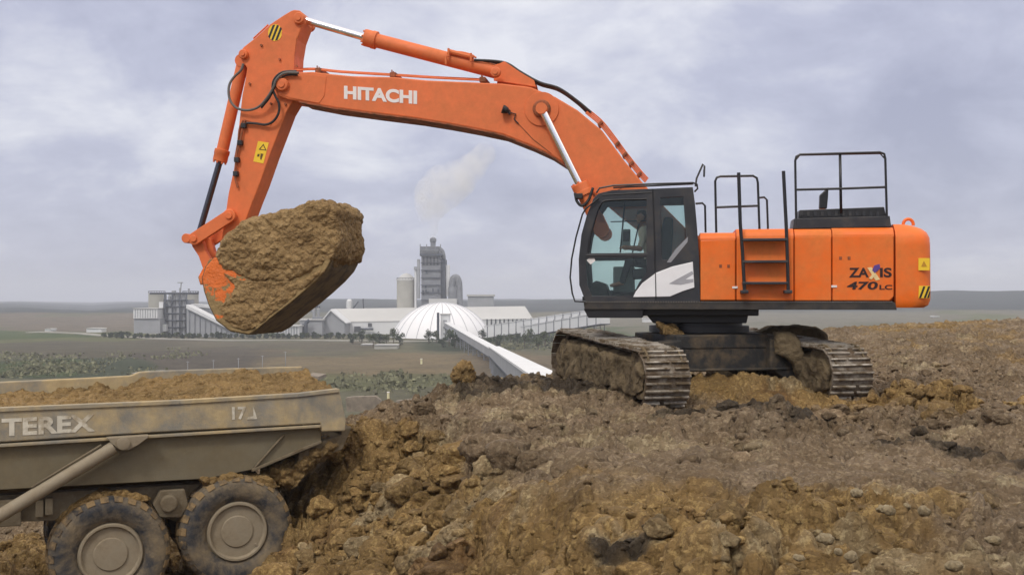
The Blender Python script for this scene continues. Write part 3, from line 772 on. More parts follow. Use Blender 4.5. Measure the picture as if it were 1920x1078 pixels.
# hoses from the boom nose round the arm
def hose(pts, r, m, parent, name='hose'):
    b = B(); b.tube(spline([P(*p) for p in pts], 8), r, 8); return b.obj(name, m, parent)
hose([(560,137,-.5),(533,138,-.5),(518,150,-.52),(513,163,-.52),(502,182,-.5),(486,200,-.46),(466,207,-.42),(446,204,-.40),(434,193,-.38),(429,178,-.36),(430,160,-.34),(438,146,-.32),(452,132,-.31),(456,120,-.3)], 0.026, M['hosegrey'], arm)
hose([(556,134,-.44),(530,136,-.47),(515,148,-.48),(511,165,-.48),(516,180,-.46),(523,195,-.44),(522,213,-.42),(512,228,-.40),(498,234,-.38),(480,232,-.36),(462,231,-.36)], 0.026, M['hose'], arm)
hose([(558,141,-.45),(536,142,-.47),(522,152,-.47),(514,166,-.45),(505,184,-.43),(490,203,-.41)], 0.022, M['hose'], arm)
for dx in (-3, 3):
    hose([(478+dx,73,-.2),(490+dx,62,-.2),(506+dx,47,-.2)], 0.018, M['boom'], arm, 'hydraulic_pipe')
hose([(461,226,-.36),(456,236,-.36),(451,262,-.36),(444,290,-.36),(441,330,-.36),(446,352,-.34)], 0.024, M['grime'], arm, 'hydraulic_pipe')
hose([(456,226,-.32),(449,242,-.32),(446,268,-.32),(440,300,-.32)], 0.02, M['grime'], arm, 'hydraulic_pipe')
b = B()
for px, py in ((457,236),(450,268),(444,300),(442,326)):
    q = P(px, py, -.36); b.box(q.x - 0.05, q.x + 0.05, -0.40, -0.28, q.z - 0.05, q.z + 0.05)
b.split_obj('pipe_clamp', M['darksteel'], arm, 0.008)

def hyd_cyl(name, parent, p_rod, p_gland, p_end, rr, rb, mrod, mbar, eye=True, pipe=True):
    """chrome rod p_rod..p_gland, barrel p_gland..p_end"""
    p_rod, p_gland, p_end = Vector(p_rod), Vector(p_gland), Vector(p_end)
    ax = (p_end - p_gland).normalized(); L = (p_end - p_gland).length
    b = B()
    b.lathe([(rb * 1.02, 0), (rb * 1.22, 0.02), (rb * 1.22, 0.16), (rb * 1.28, 0.17), (rb * 1.28, 0.26), (rb, 0.27), (rb, L - 0.1), (rb * 0.9, L), (0, L)], p_gland, ax, 28)
    for k in range(8):     # gland bolts
        a = 2 * pi * k / 8; s_ = ax.cross(Vector((0, 1, 0))).normalized(); t_ = ax.cross(s_)
        c = p_gland + (s_ * cos(a) + t_ * sin(a)) * rb * 1.05
        b.cyl(c - ax * 0.03, c + ax * 0.03, 0.022, seg=6)
    if eye: b.cyl(p_end + Vector((0, -rb * 1.1, 0)), p_end + Vector((0, rb * 1.1, 0)), rb * 1.05)
    root = b.obj(name, mbar, parent)
    b = B(); b.cyl(p_rod, p_gland, rr, seg=24)
    b.obj('rod', mrod, root)
    b = B(); b.cyl(p_rod + Vector((0, -rr * 1.5, 0)), p_rod + Vector((0, rr * 1.5, 0)), rr * 1.5)
    b.obj('rod_eye', mbar, root)
    return root
# arm cylinder, above the boom
ac = hyd_cyl('arm_cylinder', ex, P(562, 36, -0.05), P(684, 71, -0.05), P(938, 137, -0.05), 0.075, 0.145, M['chrome'], M['boom'])
b = B()
b.tube([P(842, 97, -.2), P(862, 102, -.2), P(888, 108, -.2)], 0.05, 8)
for px, py in ((842, 97), (884, 106), (837,112)):
    q = P(px, py, -.2); b.cyl((q.x, -.26, q.z - 0.12), (q.x, -.26, q.z + 0.05), 0.025, seg=8)
b.tube(spline([P(x, y, -.21) for x, y in ((838,100),(860,98),(880,102),(893,109))], 5), 0.02, 8)
b.obj('valve_block', M['boom'], ac, 0.004)
# boom cylinders, one each side
for sg in (-1, 1):
    w = -0.56 * 1.0
    a, c, d = P(1016, 205, w), P(1086, 345, w), P(1128, 432, w)
    for q in (a, c, d): q.y = sg * 0.56
    bc = hyd_cyl('boom_cylinder', ex, a, c, d, 0.075, 0.14, M['chrome'], M['boom'])
b = B(); q = P(1085, 372, -.6)
b.tube(spline([P(x, y, -.72) for x, y in ((1078,362),(1082,378),(1092,386),(1104,374),(1112,352))], 6), 0.03, 8)
b.box(q.x - 0.05, q.x + 0.09, -0.78, -0.66, q.z - 0.02, q.z + 0.08)
b.obj('hose', M['hose'], ex, 0.01)
# bucket cylinder
hyd_cyl('bucket_cylinder', ex, P(372, 442, 0), P(412, 304, 0), P(456, 116, 0), 0.065, 0.125, M['chromedarkrefl'], M['boom'])

# ---- linkage and bucket
def link(pa, pb, r, w0, w1, mm, nm):
    a = Vector(pa); c = Vector(pb); d = Vector((c.x - a.x, 0, c.z - a.z)).normalized(); n = Vector((-d.z, 0, d.x))
    b = B(); ang0 = math.atan2(n.z, n.x)
    pts = [(a.x + r * cos(ang0 + pi * i / 8), a.z + r * sin(ang0 + pi * i / 8)) for i in range(9)]
    pts += [(c.x + r * cos(ang0 + pi + pi * i / 8), c.z + r * sin(ang0 + pi + pi * i / 8)) for i in range(9)]
    b.prism(pts, w0, w1)
    for q in (a, c):
        for ww, s_ in ((w0, -1), (w1, 1)):
            b.cyl((q.x, ww, q.z), (q.x, ww + s_ * 0.04, q.z), r * 0.55, seg=16)
    return b.obj(nm, mm, ex, 0.012)
for sg in (-1, 1):
    link(P(432, 405, -.38), P(366, 448, -.38), 0.13, sg * .40 - .05, sg * .40 + .05, M['boom'], 'idler_link')
b = B(); lp_ = PL([(356,440),(368,436),(378,446),(385,470),(402,500),(398,520),(386,520),(372,480),(360,462)], -.3)
b.prism(lp_, -0.30, -0.16); b.prism(lp_, 0.16, 0.30)
q = P(366, 449, 0); b.cyl((q.x, -.46, q.z), (q.x, .46, q.z), 0.10, seg=20)
b.obj('bucket_link', M['boom'], ex, 0.012)
# bucket: two side plates, curved shell, ears, teeth
KW = 0.95
side = [(470,432),(446,470),(420,478),(400,484),(386,500),(379,522),(383,545),(392,572),(406,600),(432,620),(466,626),(482,617),(515,590),(544,568),(570,546),(594,524),(612,504),(620,488)]
cc = P(402, 512, -KW)
M['bucket'] = mat('muddy_bucket_paint', (0.76, 0.17, 0.025), 0.55, dirt=0.06, dcol=(0.30, 0.21, 0.095), dscale=3.2, drange=0.015, bump=0.05, bscale=9, clean=(cc.x, cc.y, cc.z, 1.15))
b = B(); sp_ = PL(side, -KW)
b.prism(sp_, -KW, -KW + 0.06)
bk = b.obj('bucket', M['bucket'], ex, 0.015)
b = B(); b.prism(sp_, KW - 0.06, KW); b.obj('side_plate', M['bucket'], bk, 0.015)
curve = sp_[3:]; b = B(); inner = []
n = len(curve)
for i in range(n):
    a = Vector(curve[max(i - 1, 0)]); c = Vector(curve[min(i + 1, n - 1)]); d = (c - a).normalized()
    inner.append((curve[i][0] - d.y * 0.06, curve[i][1] + d.x * 0.06))
ocur = [(x + (x - i_[0]) * 0.35, z + (z - i_[1]) * 0.35) for (x, z), i_ in zip(curve, inner)]
b.prism(ocur + inner[::-1], -KW + 0.02, KW + 0.02)
b.obj('shell', M['bucketfloor'], bk, 0.01)
b = B()                                     # wear strips under the side edge
for i in range(8, n - 1):
    a, c = curve[i], curve[i + 1]
    d = (Vector(c) - Vector(a)).normalized()
    b.prism([a, c, (c[0] - d.y * 0.10, c[1] + d.x * 0.10), (a[0] - d.y * 0.10, a[1] + d.x * 0.10)], -KW - 0.03, -KW + 0.001)
b.obj('side_cutter', M['bucket'], bk, 0.006)
b = B()
for sg in (-1, 1):
    b.prism(PL([(446,472),(425,480),(398,486),(384,505),(376,520),(380,534),(398,535),(425,512),(446,500)], -.3), sg * .38 - .05, sg * .38 + .05)
q = P(381, 524, -.5); b.cyl((q.x, -.5, q.z), (q.x, .5, q.z), 0.10, seg=20)
b.obj('bucket_ear', M['bucket'], bk, 0.01)
b = B(); lipp = Vector(sp_[-1]); prevp = Vector(sp_[-3]); d = (lipp - prevp).normalized(); nn = Vector((-d.y, d.x))
for k in range(5):
    w = -KW + 0.16 + k * (2 * KW - 0.32) / 4
    pts = [lipp - d * 0.15 + nn * 0.0, lipp - d * 0.15 + nn * 0.10, lipp + d * 0.12 + nn * 0.05, lipp + d * 0.12 + nn * 0.02]
    o2 = B(); o2.prism([(q.x, q.y) for q in pts], w - 0.07, w + 0.07); o2.obj('tooth', M['bucketfloor'], bk, 0.01)
b.bm.free()

def lump(name, outline, w0, w1, m, seed, amp=0.10, rows=46, n=150, expo=3.2, freq=2.2, parent=None, cellk=1.0, vox=None):
    """irregular body whose silhouette follows the outline in the (x,z) plane: rounded extrusion, remeshed, then roughened"""
    C_ = Vector((sum(p[0] for p in outline), sum(p[1] for p in outline))) / len(outline)
    size = max(max(p[0] for p in outline) - min(p[0] for p in outline), w1 - w0)
    vox = vox or max(0.012, size / 75); wm, wh = (w0 + w1) / 2, (w1 - w0) / 2; e_ = min(wh, size * 0.5)
    b = B(); prev = None
    for v_ in (-1, -0.97, -0.9, -0.78, -0.6, -0.3, 0, 0.3, 0.6, 0.78, 0.9, 0.97, 1):
        k = 1 - (1 - (1 - abs(v_) ** expo) ** (1 / expo)) * min(1.0, 1.3 * wh / size + 0.12)
        rg = [b.v((C_.x + (x - C_.x) * k, wm + wh * v_, C_.y + (z - C_.y) * k)) for x, z in outline]
        if prev:
            for q in range(len(rg)): b.f([prev[q], prev[(q + 1) % len(rg)], rg[(q + 1) % len(rg)], rg[q]])
        else: b.f(rg)
        prev = rg
    b.f(prev[::-1]); o = b.obj(name, m)
    r = o.modifiers.new('r', 'REMESH'); r.mode = 'VOXEL'; r.voxel_size = vox
    q = o.modifiers.new('s', 'SMOOTH'); q.iterations = 4
    bpy.context.view_layer.update()
    me = bpy.data.meshes.new_from_object(o.evaluated_get(bpy.context.evaluated_depsgraph_get()))
    o.modifiers.clear(); o.data = me
    nv_ = len(me.vertices); co = np.zeros(nv_ * 3); no = np.zeros(nv_ * 3)
    me.vertices.foreach_get('co', co); me.vertices.foreach_get('normal', no); co = co.reshape(-1, 3); no = no.reshape(-1, 3)
    x, y, z = co.T * freq
    D = amp * (fbm3(x, y, z, 5, seed)) + amp * 1.1 * (clods3(x * 1.4 , y * 1.4, z * 1.4, seed + 9) - 0.25) + amp * 0.55 * (clods3(x * 3.6, y * 3.6, z * 3.6, seed + 19) - 0.25)
    if vox < 0.05: D = D + amp * 0.25 * (clods3(x * 8, y * 8, z * 8, seed + 29) - 0.25)
    co = co + no * D[:, None] * 0.9
    me.vertices.foreach_set('co', co.ravel()); me.polygons.foreach_set('use_smooth', np.ones(len(me.polygons), bool)); me.update()
    me.materials.clear(); me.materials.append(m)
    if parent: o.parent = parent
    return o
mudpoly = PL([(418,512),(450,524),(520,528),(575,524),(606,503),(612,508),(590,526),(568,545),(544,565),(514,587),(482,614),(464,622),(436,614),(418,594),(412,572),(436,560),(440,536)], -KW)
mo = lump('caked_mud', mudpoly, -KW - 0.055, -KW + 0.03, M['loadsoil'], 44, amp=0.055, expo=5, freq=2.6, vox=0.022); mo.parent = bk
# soil in the bucket (a thing of its own, carried by the bucket)
heap = [(455,424),(480,415),(503,408),(536,398),(570,390),(601,382),(628,380),(650,390),(664,402),(672,432),(673,462),(664,486),(646,498),(612,512),(585,524),(560,535),(520,530),(470,528),(425,505),(412,488),(424,455)]
heap = [(x - max(0, x - 440) * (0.075 if y < 420 else 0.10), y - (5 if 600 < x < 670 and y < 410 else 0)) for x, y in heap]
hp = [(x, z) for x, z in PL(heap, -0.55)]
load = lump('bucket_load', hp, -1.03, 1.0, M['loadsoil'], 33, amp=0.085, expo=9, freq=2.1, vox=0.026)
load.location = (EX, EY, 0); load.rotation_euler = (0, 0, YAW)
tag(load, 'big lump of brown clay heaped in the raised excavator bucket', 'soil heap')

# ---- upper structure
NW = -1.5                                  # near side
b = B(); b.prism(PL([(1300,566),(1300,441),(1678,434),(1678,566)], NW), NW + 0.13, 1.45)
house = b.obj('engine_housing', M['orange'], ex, 0.06, 3)
def panel(pts, nm, m, w0=NW, th=0.11, bev=0.02, parent=None, holes=()):
    b = B(); b.prism(PL(pts, w0), w0, w0 + th, holes=[PL(h, w0) for h in holes]); return b.obj(nm, m, parent or ex, bev)
panel([(1313,563),(1313,450),(1379,448),(1379,563)], 'side_door', M['orange'], parent=house)
panel([(1381,563),(1381,446),(1488,444),(1488,564)], 'side_panel', M['orange'], parent=house)
d1 = panel([(1490,564),(1490,444),(1559,443),(1559,564)], 'side_door', M['orange'], parent=house)
d2 = panel([(1561,564),(1561,443),(1676,442),(1676,556),(1668,564)], 'side_door', M['orange'], parent=house)
b = B()                                    # rounded shoulder above the doors
for x0, x1, y0, y1 in ((1313,1379,437,450),(1381,1488,430,448),(1490,1559,430,446),(1561,1676,428,445)):
    a = PL([(x0, y1), (x1, y1 - 0.5)], NW); c = PL([(x0, y0)], NW + 0.16)[0]
    top = c[1] ; bot = a[0][1]; rr = (top - bot)
    prof = [(NW + 0.16 * (1 - cos(t)), bot + rr * sin(t)) for t in np.linspace(0, pi / 2, 7)] + [(1.4, top), (1.4, bot)]
    va = [b.v((a[0][0], y, z)) for y, z in prof]; vb = [b.v((a[1][0], y, z)) for y, z in prof]
    b.f(va); b.f(vb[::-1])
    for i in range(len(prof)): b.f([va[i], vb[i], vb[(i + 1) % len(prof)], va[(i + 1) % len(prof)]], 0 < i < 5)
b.obj('hood', M['orange'], house)
# deck and dirt-speckled rail
panel([(1096,580),(1094,566),(1678,567),(1682,581)], 'deck', M['deckdirty'], w0=NW - 0.02, th=1.1, bev=0.01)
panel([(1225,580),(1225,566),(1678,567),(1682,581)], 'deck', M['deckdirty'], w0=NW + 1.08, th=1.86, bev=0.01)
b = B()
for i in range(120):
    px = 1100 + i * 4.8; q = P(px, 566, NW - 0.01); b.box(q.x - 0.013, q.x + 0.013, NW - 0.035, NW + 0.02, q.z - 0.015, q.z + 0.012)
b.obj('step_grating', M['hosegrey'], ex)
# latches and screw heads
b = B()
for px, py in ((1351,499),(1366,499),(1576,484),(1592,484)):
    q = P(px, py, NW); b.box(q.x - 0.025, q.x + 0.025, NW - 0.008, NW + 0.01, q.z - 0.03, q.z + 0.03)
b.split_obj('latch', M['grime'], house, 0.004)
b = B()
for px, py in ((1378,539),(1564,537)):
    q = P(px, py, NW); b.box(q.x - 0.05, q.x + 0.05, NW - 0.012, NW + 0.01, q.z - 0.02, q.z + 0.02)
b.split_obj('hinge', M['white'], house, 0.004)
# lettering
TW = NW - 0.004
text_obj('ZA', 'lettering', E, TW, (1592, 520), (1629, 520), 18, M['letter_dark'], d2, 0.03)
text_obj('IS', 'lettering', E, TW, (1650, 520), (1672, 520), 18, M['letter_dark'], d2, 0.03)
b = B(); b.prism(PL([(1626,502),(1634,501),(1650,524),(1642,526)], NW), NW - 0.010, NW - 0.002); b.obj('lettering', M['lettergold'], d2)
b = B(); b.prism(PL([(1639,498),(1649,495),(1650,503),(1640,512),(1635,507)], NW), NW - 0.015, NW - 0.009); b.obj('lettering', M['letterpurple'], d2)
b = B(); b.prism(PL([(1637,512),(1641,516),(1634,524),(1629,522)], NW), NW - 0.015, NW - 0.009); b.obj('lettering', M['lettergold'], d2)
text_obj('470', 'lettering', E, TW, (1588, 543), (1646, 543), 15, M['letter_dark'], d2, 0.03, shear=0.1)
text_obj('LC', 'lettering', E, TW, (1649, 543), (1673, 543), 9, M['letter_dark'], d2, 0.03)
# counterweight: plan with rounded rear corner, lofted over height
cwo = PL([(1680,578),(1680,424),(1690,419),(1712,419),(1732,427),(1745,440),(1750,456),(1753,480),(1753,556),(1746,571),(1733,578)], NW)
b = B(); zs = [(577,1.0),(572,1.04),(562,1.06),(545,1.065),(500,1.065),(460,1.06),(445,1.045),(434,0.98),(427,0.86),(421,0.62),(419,0.40)]
x0 = cwo[0][0]; x1 = P(1752, 500, NW).x; prev = None
for py, k in zs:
    z = P(1700, py, NW).z; dx = (x1 - x0) * min(1.0, k / 1.065 if k > 0.9 else k / 1.065); rc = 0.34
    inset = 0.0 if py > 445 else (445 - py) ** 1.6 * 0.0012
    if py > 570: inset = (py - 570) * 0.006
    xr = x0 + dx - (0 if py < 570 else (py - 570) * 0.010)
    pts = [(x0, NW + inset)]
    rc_ = min(rc, (xr - x0) * 0.8)
    pts += [(xr - rc_ + rc_ * sin(t), NW + inset + rc_ - rc_ * cos(t)) for t in np.linspace(0, pi / 2, 9)]
    pts += [(xr + 0.10 * sin(pi * s), NW + 0.4 + (2.2) * s) for s in (0.25, 0.5, 0.75)]
    pts += [(xr - rc_ + rc_ * cos(t), -NW - inset - rc_ + rc_ * sin(t)) for t in np.linspace(0, pi / 2, 9)]
    pts += [(x0, -NW - inset)]
    rg = [b.v((x, y, z)) for x, y in pts]
    if prev:
        for i in range(len(rg)): b.f([prev[i], prev[(i + 1) % len(rg)], rg[(i + 1) % len(rg)], rg[i]], i < len(rg) - 1)
    else: b.f(rg)
    prev = rg
b.f(prev[::-1])
cw = b.obj('counterweight', M['orange'], ex)
q = P(1703, 419, -.9); b = B()
b.tube([(q.x + 0.09 * cos(t), -.9, q.z - 0.02 + 0.10 * sin(t)) for t in np.linspace(-0.2, pi + 0.2, 12)], 0.03, 8)
b.obj('lifting_eye', M['orange'], cw)
b = B(); b.prism(PL([(1722,484),(1743,484),(1743,507),(1722,507)], NW), NW - 0.006, NW + 0.02)
lb = b.obj('warning_label', M['yellow'], cw)
b = B(); t1 = PL([(1732,489),(1738,500),(1727,500)], NW); b.prism(t1, NW - 0.010, NW - 0.005); b.obj('pictogram', mat('pictogram_brown', (0.5, 0.25, 0.02)), lb)
b = B(); b.prism(PL([(1723,536),(1744,536),(1743,559),(1722,559)], NW), NW - 0.006, NW + 0.02)
lb = b.obj('warning_label', M['yellow'], cw)
b = B()
for x in (1724, 1733, 1741):
    b.prism(PL([(x - 1, 558.5), (x + 3, 558.5), (min(x + 11, 1744), 537), (min(x + 7, 1744), 537)], NW) if x < 1740 else PL([(1738,558.5),(1742,558.5),(1744,548),(1743,545)], NW), NW - 0.010, NW - 0.005)
b.obj('stripe', M['black'], lb)
# platform, guard rails, exhaust, ladder, mirror
b = B(); b.prism(PL([(1486,429),(1489,410),(1668,405),(1671,426)], -1.3), -1.32, -0.75)
pf = b.obj('roof_platform', M['cabgrey'], ex, 0.01)
b = B(); b.prism(PL([(1497,410),(1499,394),(1658,388),(1662,406)], -1.2), -1.2, -0.7)
b.obj('intake_box', M['darksteel'], ex, 0.015)
b = B()
for k in range(12):
    q = P(1500 + k * 13, 395, -1.2); b.box(q.x, q.x + 0.05, -1.22, -1.19, q.z - 0.10, q.z - 0.02)
b.obj('louvre', M['cabgrey'], pf)
def rail(nm, polys, w, r=0.02, parent=None, m='black'):
    b = B()
    for pts in polys: b.tube([P(x, y, w) for x, y in pts], r, 8)
    return b.obj(nm, M[m], parent or ex)
def arcpts(pts): return pts
rail('guard_rail', [[(1493,424),(1491,302),(1493,294),(1500,290),(1575,288),(1650,286),(1658,289),(1660,298),(1663,412)], [(1492,356),(1577,354),(1661,351)]], -1.3, 0.022)
rail('guard_rail_post', [[(1575,288),(1577,400)]], -1.27, 0.026)
rail('guard_rail', [[(1493,424),(1491,302),(1500,291),(1650,288),(1660,299),(1663,412)], [(1492,356),(1661,351)]], 1.15, 0.018)
b = B(); b.prism(PL([(1536,392),(1537,366),(1553,351),(1552,372),(1550,392)], -.6), -0.66, -0.50)
b.obj('exhaust_stack', M['darksteel'], ex, 0.02)
rail('guard_rail', [[(1343,436),(1341,340),(1344,333),(1351,331),(1412,330),(1419,334),(1421,343),(1424,430)], [(1342,389),(1422,386)]], -1.3, 0.022)
rail('grab_rail', [[(1424,371),(1433,370),(1438,375),(1440,430)]], -0.9, 0.02)
rail('grab_rail', [[(1304,382),(1317,381),(1322,386),(1323,436)]], -1.0, 0.02)
rail('ladder_rail', [[(1385,324),(1388,420),(1392,470),(1396,547)]], NW - 0.20, 0.032)
rail('ladder_rail', [[(1469,321),(1474,420),(1476,470),(1478,547)]], NW - 0.20, 0.032)
for y0 in (449, 490, 530):
    q0 = P(1392, y0, NW - 0.2); q1 = P(1477, y0 - 1, NW - 0.2); b = B()
    b.box(q0.x, q1.x, NW - 0.24, NW - 0.02, q0.z - 0.03, q0.z + 0.015); b.obj('ladder_step', M['cabgrey'], ex, 0.006)
b = B()
for px in (1396, 1478):
    q = P(px, 546, NW - .2); b.box(q.x - 0.07, q.x + 0.07, NW - 0.24, NW, q.z - 0.04, q.z + 0.02)
b.split_obj('ladder_foot', M['cabgrey'], ex, 0.01)
rail('mirror_arm', [[(1304,350),(1306,335),(1318,308),(1321,312),(1320,332)]], -1.2, 0.018, m='cabgrey')
b = B(); q = P(1320, 320, -1.2); b.box(q.x - 0.015, q.x + 0.015, -1.24, -1.16, q.z - 0.10, q.z + 0.02); b.obj('mirror', M['cabgrey'], ex, 0.01)

# ---- cab
CW0, CW1 = NW - 0.01, -0.46
outer = [(1098,566),(1086,534),(1085,486),(1090,440),(1100,404),(1113,372),(1122,363),(1147,357),(1223,354),(1299,351),(1303,380),(1307,425),(1311,485),(1313,566)]
up_win = [(1137,376),(1212,372),(1212,474),(1101,475),(1104,449),(1117,402),(1127,382)]
low_win = [(1099,484),(1212,483),(1212,512),(1198,530),(1187,553),(1160,555),(1110,555),(1101,532)]
rear_win = [(1238,371),(1281,369),(1287,452),(1272,466),(1258,488),(1241,486)]
cabf = panel(outer, 'cab', M['cabgrey'], w0=CW0, th=0.07, bev=0.006, holes=[up_win, low_win, rear_win])
b = B(); outr = PL(outer, CW0)
ffar = PL([(1134,380),(1290,376),(1296,474),(1100,478),(1106,440),(1120,400)], CW0)
low2 = PL([(1102,486),(1210,484),(1210,540),(1106,545)], CW0)
b.prism(outr, CW1 - 0.06, CW1, holes=[ffar, low2]); b.obj('side_frame', M['cabgrey'], cabf, 0.005)
def strip(pts, nm, m, w0, w1, th, parent, bev=0.006):
    """a sheet following an open line of (x,z) points, thickness th towards the cab interior"""
    b = B()
    for i in range(len(pts) - 1):
        a, c = Vector(pts[i]), Vector(pts[i + 1]); d = (c - a).normalized(); n_ = Vector((-d.y, d.x)) * th
        b.prism([tuple(a), tuple(c), tuple(c - n_), tuple(a - n_)], w0, w1)
    return b.obj(nm, m, parent)
strip([outr[i] for i in (6, 7, 8, 9)], 'roof', M['cabgrey'], CW0 + 0.07, CW1 - 0.06, 0.06, cabf)
strip([outr[i] for i in (0, 1)], 'front_sill', M['cabgrey'], CW0 + 0.07, CW1 - 0.06, 0.05, cabf)
b = B(); b.prism([outr[9], outr[10], outr[13], (outr[13][0] - 0.06, outr[13][1]), (outr[10][0] - 0.06, outr[10][1]), (outr[9][0] - 0.06, outr[9][1])], CW0 + 0.07, CW1 - 0.06)
b.obj('rear_wall', M['cabgrey'], cabf)
strip([outr[i] for i in (1, 2, 3, 4, 5, 6)], 'windscreen', M['glass'], CW0 + 0.07, CW1 - 0.06, 0.012, cabf)
for nm, pts in (('door_window', up_win), ('door_window', low_win), ('rear_side_window', rear_win)):
    b = B(); b.prism(PL(pts, CW0), CW0 + 0.03, CW0 + 0.042); b.obj(nm, M['glass'], cabf)
b = B(); b.prism(ffar, CW1 - 0.035, CW1 - 0.025); b.prism(low2, CW1 - 0.035, CW1 - 0.025); b.obj('side_window', M['glass'], cabf)
b = B(); b.prism(PL([(1094,579),(1103,596),(1204,596),(1207,579)], NW), NW + 0.02, CW1); b.obj('cab_base', M['black'], cabf, 0.01)
# door seams, window frame bars, handle, sticker, silver swoosh
b = B()
for pts in ([(1224,355),(1228,470),(1229,562)], [(1099,479),(1214,478)], [(1128,366),(1222,361)]):
    b.tube([P(x, y, CW0 - 0.001) for x, y in pts], 0.012, 6)
b.obj('door_seam', M['black'], cabf)
b = B(); b.tube(spline([P(x, y, CW0 + 0.02) for x, y in ((1103,478),(1106,448),(1118,402),(1126,384),(1137,376),(1212,373))], 4), 0.022, 8); b.obj('window_seal', M['black'], cabf)
sw = [(1187,557),(1192,547),(1204,531),(1227,514),(1229,512),(1260,500),(1299,491),(1302,539),(1280,546),(1256,556)]
swo = panel(sw, 'swoosh_panel', M['silver'], w0=CW0 - 0.02, th=0.022, bev=0.006, parent=cabf)
b = B(); b.tube([P(1229, 511, CW0 - 0.022), P(1230, 558, CW0 - 0.022)], 0.009, 6); b.obj('panel_gap', M['black'], swo)
b = B(); b.prism(PL([(1254,532),(1270,523),(1298,508),(1300,514),(1285,524),(1300,523),(1300,529),(1276,534)], CW0), CW0 - 0.024, CW0 - 0.019)
b.obj('air_slot', mat('slot_grey', (0.35, 0.35, 0.38), 0.5), swo)
b = B(); b.prism(PL([(1250,492),(1258,492),(1289,454),(1290,444),(1266,468)], CW0), CW0 - 0.006, CW0 + 0.002); b.obj('trim', mat('grey_trim', (0.28, 0.28, 0.30), 0.4), cabf)
b = B(); b.prism(PL([(1100,488),(1107,480),(1114,482),(1116,489),(1107,496)], CW0), CW0 + 0.024, CW0 + 0.03); b.obj('sticker', M['white'], cabf)
rail('cab_guard_rail', [[(1122,372),(1098,392),(1092,402),(1080,445),(1072,485),(1069,520),(1073,550),(1078,565),(1098,566)]], CW0 - 0.05, 0.016, cabf)
rail('cab_roof_rail', [[(1118,362),(1124,353),(1150,348),(1225,345),(1300,343),(1307,346),(1308,354),(1302,360)]], CW0 + 0.04, 0.017, cabf)
rail('cab_roof_rail', [[(1150,352),(1300,345)]], CW1 - 0.1, 0.017, cabf)
# interior: mirror-side bars, seat, console
b = B(); b.tube([P(1172, 374, -.55), P(1163, 474, -.55)], 0.016, 6); b.tube([P(1145, 416, -.55), P(1212, 414, -.55)], 0.012, 6); b.tube([P(1198, 420, -.55), P(1186, 474, -.55)], 0.014, 6)
b.obj('inner_bar', M['black'], cabf)
def cabbox(x0, x1, y0, y1, w0, w1, nm, m, bev=0.03):
    b = B(); b.prism(PL([(x0, y1), (x1, y1), (x1, y0), (x0, y0)], (w0 + w1) / 2), w0, w1); return b.obj(nm, M[m] if isinstance(m, str) else m, ex, bev)
seat = B(); seat.prism(PL([(1185,505),(1235,502),(1240,430),(1246,408),(1262,410),(1262,440),(1256,520),(1186,524)], -.98), -1.22, -0.74)
seat.obj('seat', M['seat'], ex, 0.04)
cabbox(1150, 1190, 500, 548, -0.72, -0.52, 'console', 'console')
cabbox(1166, 1182, 430, 462, -0.62, -0.56, 'monitor', 'console', 0.015)
cabbox(1168, 1180, 434, 452, -0.645, -0.622, 'monitor_screen', 'black', 0.004)
b = B(); b.prism(PL([(1100,556),(1104,536),(1118,526),(1136,532),(1144,556)], -1.3), -1.4, -0.6); b.obj('pedal_box', M['darksteel'], ex, 0.03)
cabbox(1095, 1300, 556, 564, -1.42, -.55, 'cab_floor', 'black', 0.005)
b = B(); b.prism([(P(1200, 498, -1.3).x + x, P(1200, 498, -1.3).z + z) for x, z in ((0,0),(0.42,0.02),(0.42,0.09),(0,0.09))], -1.36, -1.28); b.obj('armrest', M['seat'], ex, 0.02)
b = B(); q = P(1192, 487, -1.3); b.tube([(q.x, -1.3, q.z - 0.12), (q.x - 0.03, -1.3, q.z + 0.02)], 0.018, 8); b.sphere((q.x - 0.035, -1.3, q.z + 0.05), 0.035); b.obj('joystick', M['black'], ex)

# ---- turntable and undercarriage
b = B(); q = P(1310, 590, 0); b.cyl((0 + q.x, 0, 1.22), (q.x, 0, 1.62), 0.85, seg=40); b.cyl((q.x, 0, 1.22), (q.x, 0, 1.34), 0.98, seg=40)
b.obj('turntable', M['black'], ex)
b = B(); b.prism(PL([(1205,582),(1405,582),(1400,606),(1225,606)], -.9), -0.9, 0.9); b.obj('swing_frame', M['black'], ex, 0.02)
b = B(); q = P(1230, 585, -1.2)
b.box(q.x - 0.35, q.x + 1.9, -1.2, 1.2, P(1300, 592, -1.2).z, P(1300, 578, -1.2).z); b.obj('underframe', M['black'], ex, 0.02)

TY = R(16)                                    # tracks: heading rotated about z (running away to the left)
uc = Vector((3.66, 21.45, -0.04))
fwd = Vector((sin(TY), -cos(TY), 0)); sid = Vector((cos(TY), sin(TY), 0))
Einv = (Matrix.Translation((EX, EY, 0)) @ Matrix.Rotation(YAW, 4, 'Z')).inverted()
TM = Einv @ Matrix.Translation(uc) @ Matrix(((sid.x, fwd.x, 0, 0), (sid.y, fwd.y, 0, 0), (0, 0, 1, 0), (0, 0, 0, 1)))
TR, TL, SHW = 0.60, 2.0, 0.41              # end radius, half length between wheel centres, half shoe width
RA, RB_ = 0.60, 0.49                          # rear and near end radius: the top run dips towards the near end
al = math.asin((RA - RB_) / (2 * TL))
def _path(r=0.0):
    pts = []
    for i in range(25): a = pi + (pi - 2 * al * 0 + al) * i / 24; pts.append((-TL + (RA + r) * sin(a), RA + (RA + r) * cos(a)))
    for i in range(25): a = al + (pi - al) * i / 24; pts.append((TL + (RB_ + r) * sin(a), RB_ + (RB_ + r) * cos(a)))
    return pts
